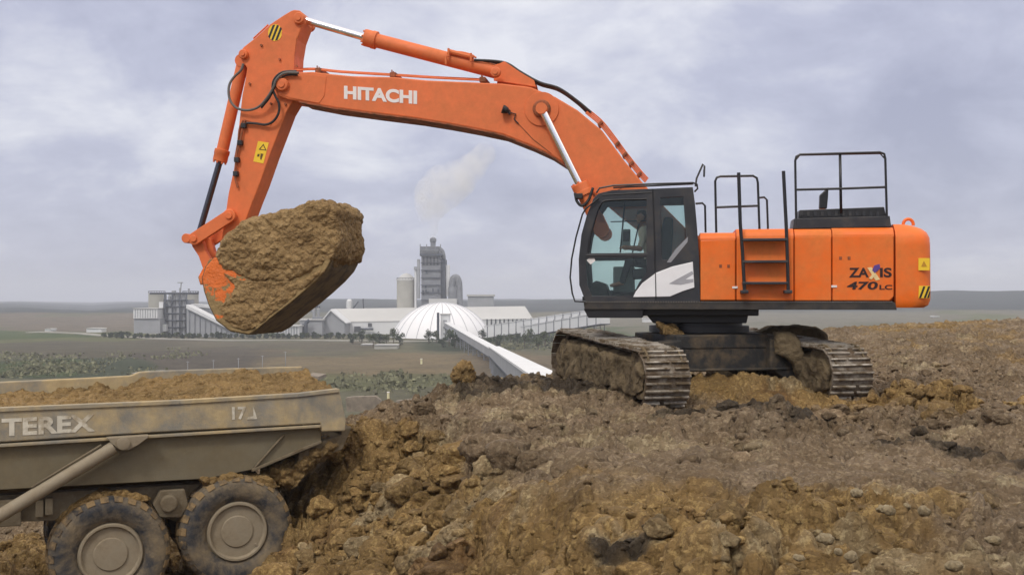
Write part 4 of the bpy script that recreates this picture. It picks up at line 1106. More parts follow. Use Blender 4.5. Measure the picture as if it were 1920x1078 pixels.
def _walk(pts):
    L = [0]; q = pts + [pts[0]]
    for i in range(len(pts)): L.append(L[-1] + math.dist(q[i], q[i + 1]))
    return q, L
_c = {}
def track_pt(s, r=0.0):
    if r not in _c: _c[r] = _walk(_path(r))
    q, L = _c[r]; s = (s * L[-1]) % L[-1]; i = max(k for k in range(len(L) - 1) if L[k] <= s)
    f = (s - L[i]) / (L[i + 1] - L[i]); p = (q[i][0] + (q[i + 1][0] - q[i][0]) * f, q[i][1] + (q[i + 1][1] - q[i][1]) * f)
    return p, -math.atan2(q[i + 1][1] - q[i][1], q[i + 1][0] - q[i][0])
NS = 48
rt = random.Random(3)
for sgn in (-1, 1):
    xc = sgn * 1.78
    b = B(); b.M = TM; bm_ = B(); bm_.M = TM
    for k in range(NS):
        (y, z), a = track_pt(k / NS); pitch = _c[0.0][1][-1] / NS
        T = Matrix.Translation((xc, y, z + 0.03)) @ Matrix.Rotation(-a, 4, 'X')
        T = T @ Matrix.Rotation(rt.uniform(-0.03, 0.03), 4, 'Y')
        b.M = TM @ T
        b.box(-SHW, SHW, -pitch * 0.53, pitch * 0.47, -0.012, 0.010)
        b.mi = 1
        for gy in (-0.36, 0.14):
            x_ = -SHW + rt.uniform(0, 0.02)
            while x_ < SHW - 0.06:                # worn grouser bars, broken where clay sticks over them
                x2 = min(SHW - rt.uniform(0, .02), x_ + rt.choice((0.3, 0.85, 0.85, 0.45)))
                b.box(x_, x2, pitch * gy - 0.016, pitch * gy + 0.016, 0.008, 0.058); x_ = x2 + rt.uniform(0.03, 0.12)
        b.mi = 0
        b.box(-0.18, -0.10, -pitch * 0.55, pitch * 0.55, -0.10, -0.012); b.box(0.10, 0.18, -pitch * 0.55, pitch * 0.55, -0.10, -0.012)
    tr = b.obj('track', [M['track'], M['grouser']], ex, 0.004, 1)
    # side frame, rollers, sprocket and idler, all caked with mud
    n = 34; prof = []
    for i in range(n):
        (y, z), a = track_pt(i / n, -0.13); prof.append((y, z + 0.03))
    b = B(); hw = 0.30
    ys = np.linspace(-hw, hw, 7); rings = []
    for yy in ys:
        k = 1.0 if abs(yy) < hw * 0.9 else 0.94
        rings.append([b.v(TM @ Vector((xc + yy, p[0] * k, TR + (p[1] - TR) * k + 0.02 * rt.uniform(-1, 1)))) for p in prof])
    for i in range(6):
        for j in range(n): b.f([rings[i][j], rings[i][(j + 1) % n], rings[i + 1][(j + 1) % n], rings[i + 1][j]])
    b.f(rings[0]); b.f(rings[-1][::-1])
    fr_ = b.obj('track_frame', M['trackmud'], ex)
    for yy, nm in ((-TL, 'sprocket'), (TL, 'idler_wheel')):
        b = B(); b.M = TM
        for s_ in (-1, 1):
            b.lathe([(0.46, 0), (0.46, 0.03), (0.40, 0.05), (0.34, 0.03), (0.20, 0.03), (0.18, 0.10), (0.0, 0.10)], (xc + s_ * 0.285, yy, TR + 0.03), (s_, 0, 0), 28)
        b.obj(nm, M['trackmud'], fr_)
    b = B(); b.M = TM
    for s_ in (-1, 1):
        b.box(xc + s_ * 0.30 - 0.015, xc + s_ * 0.30 + 0.03, -TL + 0.5, TL - 0.5, 0.30, 0.72)
        for i in range(8):
            y = -TL + 0.35 + i * (2 * TL - 0.7) / 7; b.cyl((xc + s_ * 0.24, y, 0.19), (xc + s_ * 0.36, y, 0.19), 0.13, seg=14)
    b.obj('track_rollers', M['trackmud'], fr_, 0.02)
    # mud packed on the frame flanks
    for s_ in (-1, 1):
        ol = [(-TL - 0.3, 0.35), (-TL - 0.38, 0.75), (-TL - 0.1, 1.00), (-0.7, 1.0), (0.4, 0.92), (1.2, 0.9), (TL + 0.1, 0.80), (TL + 0.30, 0.6), (TL + 0.26, 0.3), (TL - 0.1, 0.2), (0.8, 0.30), (0, 0.24), (-0.9, 0.30), (-1.5, 0.2)]
        mo = lump('caked_mud', ol, xc + s_ * 0.345 - 0.07, xc + s_ * 0.345 + 0.07, M['trackmud'], 50 + int(s_ + 2 * sgn), amp=0.085, expo=3, freq=1.7, vox=0.032)
        mo.data.transform(TM @ Matrix(((0, 1, 0, 0), (1, 0, 0, 0), (0, 0, 1, 0), (0, 0, 0, 1)))); mo.parent = fr_
# car body between the tracks
b = B(); b.M = TM
b.box(-1.35, 1.35, -0.75, 0.75, 0.62, 1.0)
b.box(-0.95, 0.95, -1.0, 1.0, 0.98, 1.24)
for s_ in (-1, 1):
    b.prism([(s_ * 0.9, 0.60), (s_ * 0.9, 1.16), (s_ * 1.40, 1.10), (s_ * 1.46, 0.34), (s_ * 1.28, 0.36)], 0.75, 1.15)
    b.prism([(s_ * 0.9, 0.60), (s_ * 0.9, 1.16), (s_ * 1.40, 1.10), (s_ * 1.46, 0.34), (s_ * 1.28, 0.36)], -1.15, -0.75)
b.box(-1.4, 1.4, 0.98, 1.18, 0.57, 0.62)
b.box(-1.4, 1.4, 0.72, 0.98, 0.57, 1.12)
b.obj('car_body', M['carbody'], ex, 0.03)
# clay stuck on the frame and top of the tracks
mo = lump('caked_mud', PL([(1228,602),(1240,598),(1262,606),(1282,622),(1284,640),(1262,640),(1240,628)], -1.2), -1.35, -0.9, M['soil'], 91, amp=0.12, rows=24, n=90)
mo.parent = ex
mo = lump('caked_mud', PL([(1412,622),(1440,612),(1490,609),(1530,614),(1552,628),(1552,640),(1480,644),(1412,640)], 1.2), 0.95, 1.75, M['trackmud'], 95, amp=0.05, rows=24, n=90)
mo.parent = ex

mo = lump('caked_mud', PL([(1452,620),(1486,622),(1503,640),(1508,672),(1506,700),(1492,704),(1484,680),(1470,668),(1452,664)], -1.0), -1.12, -0.75, M['trackmud'], 97, amp=0.06, vox=0.025)
mo.parent = ex

# ================================================================== OPERATOR (seated in the cab)
def person_body(nm, caps, m, parent, vox=0.014):
    """one continuous surface grown from tapered limbs (a, b, ra, rb)"""
    b = B()
    for a, c, ra, rb in caps:
        a, c = Vector(a), Vector(c); k = 5
        b.tube([a + (c - a) * (i / k) for i in range(k + 1)], [ra + (rb - ra) * i / k for i in range(k + 1)], 12)
        b.sphere(a, ra, 12); b.sphere(c, rb, 12)
    o = b.obj(nm, m, parent)
    r = o.modifiers.new('remesh', 'REMESH'); r.mode = 'VOXEL'; r.voxel_size = vox; r.use_smooth_shade = True
    sm = o.modifiers.new('smooth', 'SMOOTH'); sm.iterations = 3; sm.factor = 0.5
    return o
ow = -1.02
hd = P(1202, 406, ow); pel = P(1222, 494, ow); nk = P(1208, 427, ow)
op = thing('person', (EX, EY, 0), YAW, 'operator in a pale shirt sitting behind the cab glass, facing the controls', 'person')
op.location = Vector((EX, EY, 0))
sh = nk + Vector((0.02, 0, -0.10))
caps = [(pel, pel + Vector((0.0, 0, 0.22)), 0.14, 0.13), (pel + Vector((0, 0, 0.22)), sh, 0.13, 0.13),
        (sh + Vector((0, -0.15, 0.0)), sh + Vector((0, 0.15, 0.0)), 0.075, 0.075), (sh, nk + Vector((-0.01, 0, 0.03)), 0.07, 0.05)]
hc = hd
caps += [(hc + Vector((0.015, 0, 0.02)), hc + Vector((-0.01, 0, 0.0)), 0.088, 0.082), (hc + Vector((-0.035, 0, -0.05)), hc + Vector((-0.05, 0, -0.085)), 0.05, 0.035),
         (hc + Vector((-0.085, 0, 0.0)), hc + Vector((-0.112, 0, -0.03)), 0.012, 0.017), (hc + Vector((-0.08, -0.025, -0.062)), hc + Vector((-0.08, 0.025, -0.062)), 0.013, 0.013)]
for s_ in (-1, 1):
    caps.append((hc + Vector((0.01, s_ * 0.085, 0.01)), hc + Vector((0.015, s_ * 0.092, -0.03)), 0.016, 0.011))
    shd = sh + Vector((0, s_ * 0.18, -0.02)); elb = shd + Vector((-0.10, s_ * 0.05, -0.28)); wri = elb + Vector((-0.24, s_ * 0.02, 0.02))
    hip = pel + Vector((0, s_ * 0.09, -0.02)); kne = hip + Vector((-0.44, s_ * 0.04, 0.05)); ank = kne + Vector((-0.12, 0, -0.40)); toe = ank + Vector((-0.20, 0, -0.05))
    caps += [(shd, elb, 0.058, 0.046), (elb, wri, 0.045, 0.030), (wri, wri + Vector((-0.06, 0, 0)), 0.034, 0.038)]
    for k in range(4):
        f0 = wri + Vector((-0.09, (k - 1.5) * 0.021, 0.005)); L = (0.035, 0.042, 0.04, 0.03)[k]
        caps += [(f0, f0 + Vector((-L, 0, -0.008)), 0.0095, 0.009), (f0 + Vector((-L, 0, -0.008)), f0 + Vector((-L - 0.012, 0, -0.034)), 0.009, 0.008)]
    caps += [(wri + Vector((-0.03, -s_ * 0.032, -0.005)), wri + Vector((-0.075, -s_ * 0.048, -0.03)), 0.012, 0.009)]
    caps += [(hip, kne, 0.085, 0.062), (kne, ank, 0.058, 0.040), (ank, toe, 0.042, 0.034)]
body = person_body('body', caps, M['skin'], op, 0.012)
tc_ = []
for a, c, ra, rb in caps[:3]: tc_.append((a, c, ra + 0.014, rb + 0.014))
for s_ in (-1, 1):
    shd = sh + Vector((0, s_ * 0.18, -0.02)); elb = shd + Vector((-0.10, s_ * 0.05, -0.28)); tc_.append((shd, shd + (elb - shd) * 0.8, 0.074, 0.062))
person_body('shirt', tc_, M['shirt'], body, 0.016)
tc_ = [(pel, pel + Vector((0, 0, 0.04)), 0.155, 0.15)]
for s_ in (-1, 1):
    hip = pel + Vector((0, s_ * 0.09, -0.02)); kne = hip + Vector((-0.44, s_ * 0.04, 0.05)); ank = kne + Vector((-0.12, 0, -0.38))
    tc_ += [(hip, kne, 0.098, 0.075), (kne, ank, 0.07, 0.056)]
person_body('trousers', tc_, M['trousers'], body, 0.018)
person_body('hair', [(hc + Vector((0.035, 0, 0.04)), hc + Vector((-0.01, 0, 0.055)), 0.085, 0.075), (hc + Vector((0.05, 0, 0.0)), hc + Vector((0.05, 0, -0.02)), 0.06, 0.05)], M['hair'], body, 0.014)
b = B()
for s_ in (-1, 1): b.sphere(hc + Vector((-0.083, s_ * 0.032, 0.006)), 0.011, 8)
b.obj('eyes', M['black'], body)

# ================================================================== DUMP TRUCK
TF = Frame(-2.75, 17.5, R(24))
tk = thing('dump_truck', tuple(TF.o), TF.yaw, 'dusty articulated dump truck backed against the clay bank, its body loaded with soil', 'dump truck')
def Q(px, py, w=0): return TF.p(px, py, w)
def QL(pts, w=0): return TF.poly(pts, w)
M['tband'] = mat('dusty_grey_body_paint', (0.24, 0.225, 0.19), 0.7, dirt=0.48, dcol=(0.43, 0.335, 0.19), dscale=1.3, drange=0.10, var=0.2, vscale=2.5, bump=0.006, bscale=30, spec=0.3)
M['tside'] = mat('dusty_olive_body', (0.175, 0.152, 0.105), 0.8, dirt=0.35, dcol=(0.17, 0.135, 0.08), dscale=1.6, drange=0.2, var=0.12, vscale=2, bump=0.004, bscale=30, spec=0.2)
M['tframe'] = mat('dusty_chassis', (0.215, 0.18, 0.125), 0.85, dirt=0.5, dcol=(0.12, 0.09, 0.055), dscale=3, drange=0.15, bump=0.01, bscale=20, spec=0.2)
M['tyre'] = mat('muddy_rubber', (0.04, 0.043, 0.05), 0.8, dirt=0.5, dcol=(0.20, 0.155, 0.098), dscale=2.8, drange=0.12, var=0.3, bump=0.02, bscale=12, spec=0.3)
M['tread'] = mat('clay_filled_tread', (0.04, 0.04, 0.042), 0.85, dirt=0.62, dcol=(0.24, 0.165, 0.085), dscale=3.4, drange=0.08, bump=0.03, bscale=10, spec=0.2)
M['rim'] = mat('dusty_rim', (0.30, 0.255, 0.185), 0.7, dirt=0.3, dcol=(0.2, 0.155, 0.1), dscale=3, drange=0.2, var=0.12, spec=0.25)
M['letter_dust'] = mat('faded_white_letter', (0.62, 0.58, 0.48), 0.8, dirt=0.30, dcol=(0.27, 0.2, 0.11), dscale=2.6, drange=0.10)
M['gapshade'] = mat('gap_shade_black', (0.015, 0.013, 0.012), 0.9)  # black that paints the shade in the gap round the hub
BWID = 2.75
ext = [(-330, 789), (-330, 849), (-330, 930)]
band = [(-330,786),(0,764),(337,750),(560,737),(636,728),(641,750),(649,788),(647,808),(603,809),(601,794),(279,811),(0,829),(-330,852)]
b = B(); b.prism(QL(band), 0.0, 0.14)
bed = b.obj('dump_body', M['tband'], tk, 0.02)
b = B(); a, c = QL([(-330,852),(601,796)]); 
b.prism([a, c, (c[0], c[1] - 0.045), (a[0], a[1] - 0.045)], -0.02, 0.10); b.obj('rib', M['tband'], bed, 0.01)
b = B(); top = QL([(-330,786),(0,764),(337,750),(560,737),(636,728)])
for i in range(4):
    a, c = top[i], top[i + 1]; b.prism([a, c, (c[0], c[1] - 0.06), (a[0], a[1] - 0.06)], -0.025, 0.0)
b.obj('top_rail', M['tband'], bed, 0.008)
lower = [(-330,850),(0,827),(603,792),(602,828),(474,880),(388,897),(0,918),(-330,936)]
b = B(); b.prism(QL(lower, 0.10), 0.10, 0.18); b.obj('lower_side', M['tside'], bed, 0.01)
# far side of the body and its floor
fartop = [(-330,735),(0,716),(153,709),(245,704),(262,697),(328,694),(420,691),(568,687)]
ft = QL(fartop, BWID); fb = QL([(573,760),(300,775),(-330,800)], BWID)
b = B(); b.prism(ft + fb, BWID, BWID + 0.12); b.obj('side_wall', M['tband'], bed, 0.02)
fl = QL([(-330,905),(0,890),(388,870),(474,850),(603,800)], 0.14)
b = B(); b.prism(fl + [(x, z + 0.08) for x, z in fl[::-1]], 0.14, BWID); b.obj('floor', M['tframe'], bed)
b = B(); b.prism(QL([(640,808),(660,800),(642,842),(600,858),(560,868),(560,850),(602,828),(640,815)], 0.15), 0.15, BWID); b.obj('tail_chute', M['tframe'], bed, 0.01)
b = B(); a = QL([(474,880),(604,826)]); b.prism([a[0], a[1], (a[1][0], a[1][1] - 0.04), (a[0][0], a[0][1] - 0.04)], 0.03, 0.12)
b.tube([Q(478,876,.07), Q(532,815,.07)], 0.02, 6)
b.box(Q(570,796).x - 0.02, Q(570,796).x + 0.03, 0.02, 0.1, Q(570,806).z, Q(570,795).z)
b.obj('gusset', M['tframe'], bed, 0.005)
text_obj('TEREX', 'lettering', TF, -0.004, (3, 818), (178, 808), 33, M['letter_dust'], bed, 0.035)
text_obj('17', 'lettering', TF, -0.004, (435, 787), (462, 785.5), 24, M['letter_dust'], bed, 0.03)
b = B(); b.prism(QL([(474,761),(478,771),(482,785),(463,786),(466,781),(475,780)]), -0.008, 0.002); b.obj('lettering', M['letter_dust'], bed)
# lift cylinder and bracket
b = B(); b.prism(QL([(200,820),(279,815),(277,820),(258,834),(240,843),(222,841),(210,832)], -.12), -0.16, 0.0); 
br = b.obj('cylinder_bracket', M['rim'], bed, 0.01)
b = B(); q = Q(231, 831, -.16); b.lathe([(0.09, 0), (0.09, 0.05), (0.05, 0.06), (0, 0.06)], (q.x, -.15, q.z), (0, -1, 0)); b.split_obj('pin', M['rim'], br)
b = B(); b.tube([Q(214, 838, -.08), Q(-40, 990, -.08)], 0.095, 20); b.tube([Q(229, 829, -.08), Q(214, 838, -.08)], 0.05, 14)
lc = b.obj('lift_cylinder', M['rim'], tk)
b = B(); b.tube([Q(190, 834, -.1), Q(60, 913, -.1)], 0.016, 8); b.obj('oil_pipe', M['tframe'], lc)
# chassis
b = B(); b.prism(QL([(-330,938),(0,928),(390,905),(500,892),(520,915),(440,945),(380,958),(100,976),(-330,990)], .35), 0.35, 0.55)
b.prism(QL([(-330,938),(0,928),(390,905),(500,892),(520,915),(440,945),(380,958),(100,976),(-330,990)], .35), 1.9, 2.1)
for px in (60, 300): q = Q(px, 950, .5); b.box(q.x, q.x + 0.15, 0.5, 1.95, q.z - 0.1, q.z + 0.1)
ch = b.obj('chassis', M['tframe'], tk, 0.02)
b = B(); b.prism(QL([(300,918),(345,915),(352,945),(338,968),(300,968),(286,945)], .2), 0.12, 0.35)
q = Q(316, 943, .1); b.lathe([(0.13, 0), (0.13, 0.08), (0.11, 0.10), (0, 0.10)], (q.x, 0.12, q.z), (0, -1, 0))
wa, wb = Q(208, 1040, .3), Q(446, 997, .3)
b.prism([(wa.x, wa.z - 0.12), (q.x, q.z - 0.28), (wb.x, wb.z - 0.12), (wb.x, wb.z + 0.12), (q.x, q.z + 0.05), (wa.x, wa.z + 0.12)], 0.36, 0.5)
b.obj('walking_beam', M['tframe'], ch, 0.02)
b = B()
for px, py in ((72,952),(90,948)):
    q = Q(px, py, .3); b.box(q.x - 0.04, q.x + 0.07, 0.24, 0.36, q.z - 0.13, q.z + 0.12)
b.box(Q(-200,960,.2).x, Q(40,960,.2).x, 0.2, 0.34, Q(40,985,.2).z, Q(40,935,.2).z)
b.obj('side_box', M['tframe'], ch, 0.015)
# wheels
def wheel(cx_, cy_, cz_, face, R_=0.80, wd=0.62, seed=0):
    """face: -1 outer side looks at the camera"""
    b = B(); rr = random.Random(seed)
    prof = [(0.41, 0.05), (0.45, 0.0), (0.52, -0.03), (0.60, -0.045), (0.67, -0.04), (0.72, -0.015), (0.75, 0.03), (0.77, 0.08), (0.77, wd - 0.08), (0.74, wd - 0.01), (0.66, wd + 0.03), (0.50, wd), (0.41, wd - 0.05)]
    b.lathe(prof, (0, 0, 0), (0, -face, 0), 64)
    ty = b.obj('tyre', M['tyre'], None)
    b = B(); n = 26
    for i in range(n):
        for s_ in (0, 1):
            a = 2 * pi * (i + 0.5 * s_) / n; da = 0.072
            pts = []
            y0, y1 = (0.02, 0.33) if s_ == 0 else (wd - 0.02, 0.29)
            sk = 0.09 if s_ == 0 else 0.09
            for (yy, aa, r_) in ((y0, a - da, .735), (y0, a + da, .735), (y1, a + da * 0.8 + sk, .75), (y1, a - da * 0.8 + sk, .75)):
                for rad_ in (r_ - 0.02, 0.80 if yy not in (0.02, wd - 0.02) else 0.765):
                    pts.append(b.v((rad_ * cos(aa), -face * yy, rad_ * sin(aa))))
            lo, hi = pts[0::2], pts[1::2]
            b.f(lo); b.f(hi[::-1])
            for j in range(4): b.f([lo[j], lo[(j + 1) % 4], hi[(j + 1) % 4], hi[j]])
            if s_ == 0:                      # shoulder lug running down the sidewall
                v = []
                for (rad_, yy) in ((0.768, 0.018), (0.705, -0.042), (0.70, -0.02), (0.75, 0.04)):
                    for aa in (a - da, a + da): v.append(b.v((rad_ * cos(aa), -face * yy, rad_ * sin(aa))))
                for j in range(4):
                    k = (j + 1) % 4; b.f([v[2 * j], v[2 * j + 1], v[2 * k + 1], v[2 * k]])
    td = b.obj('tread', M['tread'], ty, 0.01)
    b = B(); b.lathe([(0.42, 0.04), (0.40, -0.01), (0.375, -0.01), (0.355, 0.03), (0.345, 0.08), (0.30, 0.11), (0.262, 0.11), (0.262, 0.30), (0.0, 0.30)], (0, 0, 0), (0, -face, 0), 48)
    b.tube([(0.33 * cos(0.15), face * -0.10, 0.33 * sin(0.15)), (0.33 * cos(0.15), face * -0.0, 0.33 * sin(0.15))], 0.02, 6)
    rm = b.obj('rim', M['rim'], None)
    b = B(); b.lathe([(0.263, 0.2), (0.263, 0.14), (0.20, 0.14)], (0, 0, 0), (0, -face, 0), 40); b.obj('hub_gap_shade', M['gapshade'], rm)  # flat dark ring painting the shaded gap between hub and rim
    b = B(); b.lathe([(0.222, 0.16), (0.222, 0.03), (0.210, 0.018), (0.19, 0.016), (0.0, 0.016)], (0, 0, 0), (0, -face, 0), 40)
    b.obj('hub', M['rim'], rm)
    root = bpy.data.objects.new('wheel', None); COL.objects.link(root); root.parent = tk; root.location = (cx_, cy_, cz_)
    ty.parent = root; rm.parent = root
    # only three levels are wanted: tread and hub join their wheel
    td.parent = root
    for c_ in list(rm.children): c_.parent = root
    root.rotation_euler = (0, rr.uniform(0, 6), 0)
    return root
wa, wb = Q(208, 1040, 0.0), Q(446, 997, 0.0)
w1_ = wheel(wb.x, 0.02, wb.z, -1, seed=1)
w1_.scale = (1.1, 1.06, 1.1)
def copy_wheel(src, loc, flip=False):
    c = copy_tree(src, tk); c.location = loc; c.rotation_euler = (0, random.uniform(0, 6), pi if flip else 0); return c
copy_wheel(w1_, (wa.x, 0.02, wa.z))
copy_wheel(w1_, (wa.x, 2.6, wa.z + 0.03), True); copy_wheel(w1_, (wb.x, 2.6, wb.z + 0.03), True)
# mud hanging on the tail and over the bogie
mo = lump('caked_mud', QL([(604,832),(640,820),(648,830),(628,852),(590,875),(560,905),(545,925),(520,905),(500,890),(545,860)], .3), 0.12, 1.4, M['soil'], 131, amp=0.12, rows=40, n=160, expo=4, freq=2.5); mo.parent = tk
mo = lump('caked_mud', QL([(180,925),(230,915),(280,925),(285,940),(230,932),(170,945),(110,990),(105,980),(130,950)], .15), 0.10, 0.5, M['soil'], 133, amp=0.07, rows=24, n=110, expo=4); mo.parent = tk
mo = lump('caked_mud', QL([(370,895),(430,885),(500,893),(525,912),(500,916),(440,900),(380,910)], .15), 0.05, 0.5, M['soil'], 137, amp=0.07, rows=24, n=110, expo=4); mo.parent = tk
# soil heaped in the dump body: top surface as a sheet with sides, a thing of its own
nu, nv = 420, 150
u0, u1 = Q(-330, 800).x, Q(566, 700, BWID).x
U, V = np.meshgrid(np.linspace(u0, u1, nu), np.linspace(0.14, BWID - 0.01, nv))
topn = np.array(QL([(-330,786),(0,764),(337,750),(560,737),(636,728)])); topf = np.array(ft)
zn_ = np.interp(U, topn[:, 0], topn[:, 1]); zf_ = np.interp(U, topf[:, 0], topf[:, 1])
fv = (V - 0.14) / (BWID - 0.15)
s_x = np.interp(U, [u0, Q(0,720,BWID).x, Q(110,720,BWID).x, Q(250,700,BWID).x, Q(450,700,BWID).x, u1], [-0.18, -0.18, -0.16, -0.10, -0.04, -0.03])
ZZ = zn_ - 0.07 + (zf_ - zn_ + 0.02) * sstep(fv) + s_x * sstep(fv * 1.3) + 0.10 * np.sin(pi * fv) * 0.4
ZZ = ZZ + 0.07 * fbm(U * 1.5, V * 1.5, 5, 700) + 0.35 * clods(U, V, 0.4, 710, .7) * fv + 0.45 * clods(U, V, 0.17, 720, .7) + 0.5 * clods(U, V, 0.08, 730, .6) - 0.06
ZZ = np.minimum(ZZ, zn_ - 0.04 + 0.9 * fv)
ZZ = np.minimum(ZZ, zf_ + 0.02 + 0.04 * fbm(U * 3, V * 3, 4, 760))
Ud = U + 0.05 * fbm(U * 4, V * 4, 3, 740)
ring = ZZ.copy()
UU = np.vstack([Ud[:1], Ud, Ud[-1:]]); VV = np.vstack([V[:1], V, V[-1:]]); ZQ = np.vstack([ZZ[:1] - 0.5, ZZ, ZZ[-1:] - 0.3])
UU = np.hstack([UU, UU[:, -1:]]); VV = np.hstack([VV, VV[:, -1:]]); ZQ = np.hstack([ZQ, ZQ[:, -1:] - 0.5])
tl = grid_object('truck_load', UU, VV, ZQ, M['soil'])
tl.location = TF.o; tl.rotation_euler = (0, 0, TF.yaw)
tag(tl, 'ochre soil filling the open body of the dump truck', 'soil load')

# ================================================================== LOOSE LUMPS
def boulder(px, py, Y, wpx, hpx, seed, m, nm, lab, cat, grp=None, dz=0):
    c = at(px, py, Y); sx = wpx / F * Y / 2; sz = hpx / F * Y / 2; r = random.Random(seed)
    ol = [(sx * cos(a) * r.uniform(0.85, 1.1), sz * sin(a) * r.uniform(0.85, 1.1)) for a in np.linspace(0, 2 * pi, 12, endpoint=False)]
    o = lump(nm, ol, -sx, sx, m, seed, amp=min(0.09, sx * 0.28), rows=26, n=80, expo=2.4, freq=1.0 / max(sx, 0.1), cellk=sx * 1.5)
    o.location = c + Vector((0, 0, dz)); return tag(o, lab, cat, grp)
boulder(868, 702, 20.9, 44, 50, 5, M['soil'], 'clay_boulder', 'upright ochre clay boulder standing alone on the rim left of the excavator tracks', 'boulder')
boulder(1000, 711, 23.6, 60, 20, 7, M['soil'], 'clay_boulder', 'low dark reddish clay mound on the rim just left of the excavator tracks', 'boulder')
M['stone'] = soil_mat('pale_marl', (0.40, 0.32, 0.19), (0.24, 0.18, 0.10), (0.50, 0.43, 0.30), k=2.0)
vg = {}
def ground_hit(px, py):
    """where the pixel's sight line meets the near ground"""
    d = ray(px, py); t = 4.0
    while t < 60:
        q = Vector((0, 0, EYE)) + d * t
        if q.z <= float(base_z(np.array([q.x]), np.array([q.y]))[0]) + 0.08: return q
        t += 0.05
    return q
stones = [(1608,925,34,24,'palest rounded stone lying alone in the ochre spill'), (1548,1010,42,26,'cream stone half sunk at the foot of the ochre heap'),
 (1662,955,44,20,'long pale stone with a flat top'), (1700,949,20,14,'small white stone between two larger ones'), (1733,958,30,24,'squarish light grey stone'),
 (1572,1034,26,20,'lowest cream stone by the dark clod'), (1596,1043,30,28,'rounded tan stone at the bottom edge of the ochre spill'), (1862,1012,40,20,'flat pale stone near the grey puddle'),
 (1500,1045,30,16,'thin cream stone leaning on the heap'), (1788,1060,40,22,'wide pale stone at the bottom of the scene'),]
stones = [(px, py, a, c, l) for px, py, a, c, l in stones]
for i, (px, py, a, c, l) in enumerate(stones):
    q = ground_hit(px, py + c * 0.3); Yq = q.y; a *= 0.85; c *= 0.85
    boulder(px, py, Yq, a, c, 200 + i * 3, M['stone'], 'pale_stone', l, 'stone', 'pale stones in the mud')
# ================================================================== CEMENT PLANT (about 650 m away, 20 m below)
M['pwhite'] = mat('white_cladding', (0.66, 0.67, 0.68), 0.6, var=0.06, vscale=0.1)
M['dome'] = mat('dome_membrane', (0.80, 0.80, 0.82), 0.55, var=0.03, vscale=0.1)
M['seam'] = mat('dome_seam', (0.42, 0.43, 0.46), 0.7)
M['pgrey'] = mat('grey_cladding', (0.30, 0.31, 0.33), 0.7, var=0.12, vscale=0.15)
M['pdark'] = mat('dark_plant_steel', (0.05, 0.06, 0.08), 0.7, var=0.25, vscale=0.15)
M['pmid'] = mat('weathered_steel', (0.18, 0.19, 0.21), 0.7, var=0.25, vscale=0.2)
M['ledge'] = mat('dusty_ledge', (0.21, 0.175, 0.135), 0.9, var=0.3, vscale=1.0)
M['conc'] = mat('pale_concrete', (0.38, 0.37, 0.33), 0.85, var=0.1, vscale=0.1)
M['roofgrey'] = mat('light_roof_sheet', (0.46, 0.46, 0.45), 0.6, var=0.06, vscale=0.05)
M['pwin'] = mat('dark_opening', (0.05, 0.055, 0.065), 0.6)
def plant_obj(name, Y, label, cat, group=None): return thing(name, (0, 0, 0), 0, label, cat, group)
def slab(pts, Y, dep, nm, m, parent, bev=0.0, th2=None):
    """pixel outline given real distance Y and real depth dep"""
    pp = [at(x, y, Y) for x, y in pts]
    b = B(); b.prism([(q.x, q.z) for q in pp], Y, Y + dep)
    return b.obj(nm, M[m] if isinstance(m, str) else m, parent, bev)
def rect(x0, y0, x1, y1): return [(x0, y1), (x1, y1), (x1, y0), (x0, y0)]
def base_thing(name, px, py, Y, label, cat, group=None):
    q = at(px, py, Y); t = thing(name, (q.x, q.y, VZ), 0, label, cat, group); t['_'] = 0; del t['_']; return t
def adopt(t):
    """children were modelled in world space: keep them there"""
    for c in t.children: c.matrix_parent_inverse = Matrix.Translation(-t.location)
    for c in t.children:
        for d in c.children: pass
# dome
Yd = 655; t = base_thing('storage_dome', 828, 632, Yd, 'large white ribbed storage dome of the cement plant', 'dome')
c0 = at(828, 634, Yd); top = at(828, 567, Yd); Rb = (at(924, 632, Yd) - at(732, 632, Yd)).length / 2; Hh = top.z - c0.z
Rs = (Rb * Rb + Hh * Hh) / (2 * Hh); th0 = math.asin(min(1, Rb / Rs)); zc = top.z - Rs
b = B(); nP, nT = 96, 16; prev = None
for i in range(nT + 1):
    th = th0 * i / nT
    rg = [b.v((c0.x + Rs * sin(th) * cos(2 * pi * k / nP), c0.y + Rs * sin(th) * sin(2 * pi * k / nP), zc + Rs * cos(th))) for k in range(nP)] if i else [b.v((c0.x, c0.y, top.z))]
    if prev:
        for k in range(nP):
            if len(prev) == 1: b.f([prev[0], rg[k], rg[(k + 1) % nP]], True)
            else: b.f([prev[k], rg[k], rg[(k + 1) % nP], prev[(k + 1) % nP]], True)
    prev = rg
low = [b.v((v.co.x, v.co.y, VZ - 1)) for v in prev]
for k in range(nP): b.f([prev[k], low[k], low[(k + 1) % nP], prev[(k + 1) % nP]])
b.obj('shell', M['dome'], t)
for k in range(24):
    b = B(); a = 2 * pi * (k + 0.35) / 24
    pts = [(c0.x + (Rs + .05) * sin(th) * cos(a), c0.y + (Rs + .05) * sin(th) * sin(a), zc + (Rs + .05) * cos(th)) for th in np.linspace(0.03, th0, 12)]
    b.tube(pts, 0.22, 5); b.obj('seam', M['seam'], t)
adopt(t)
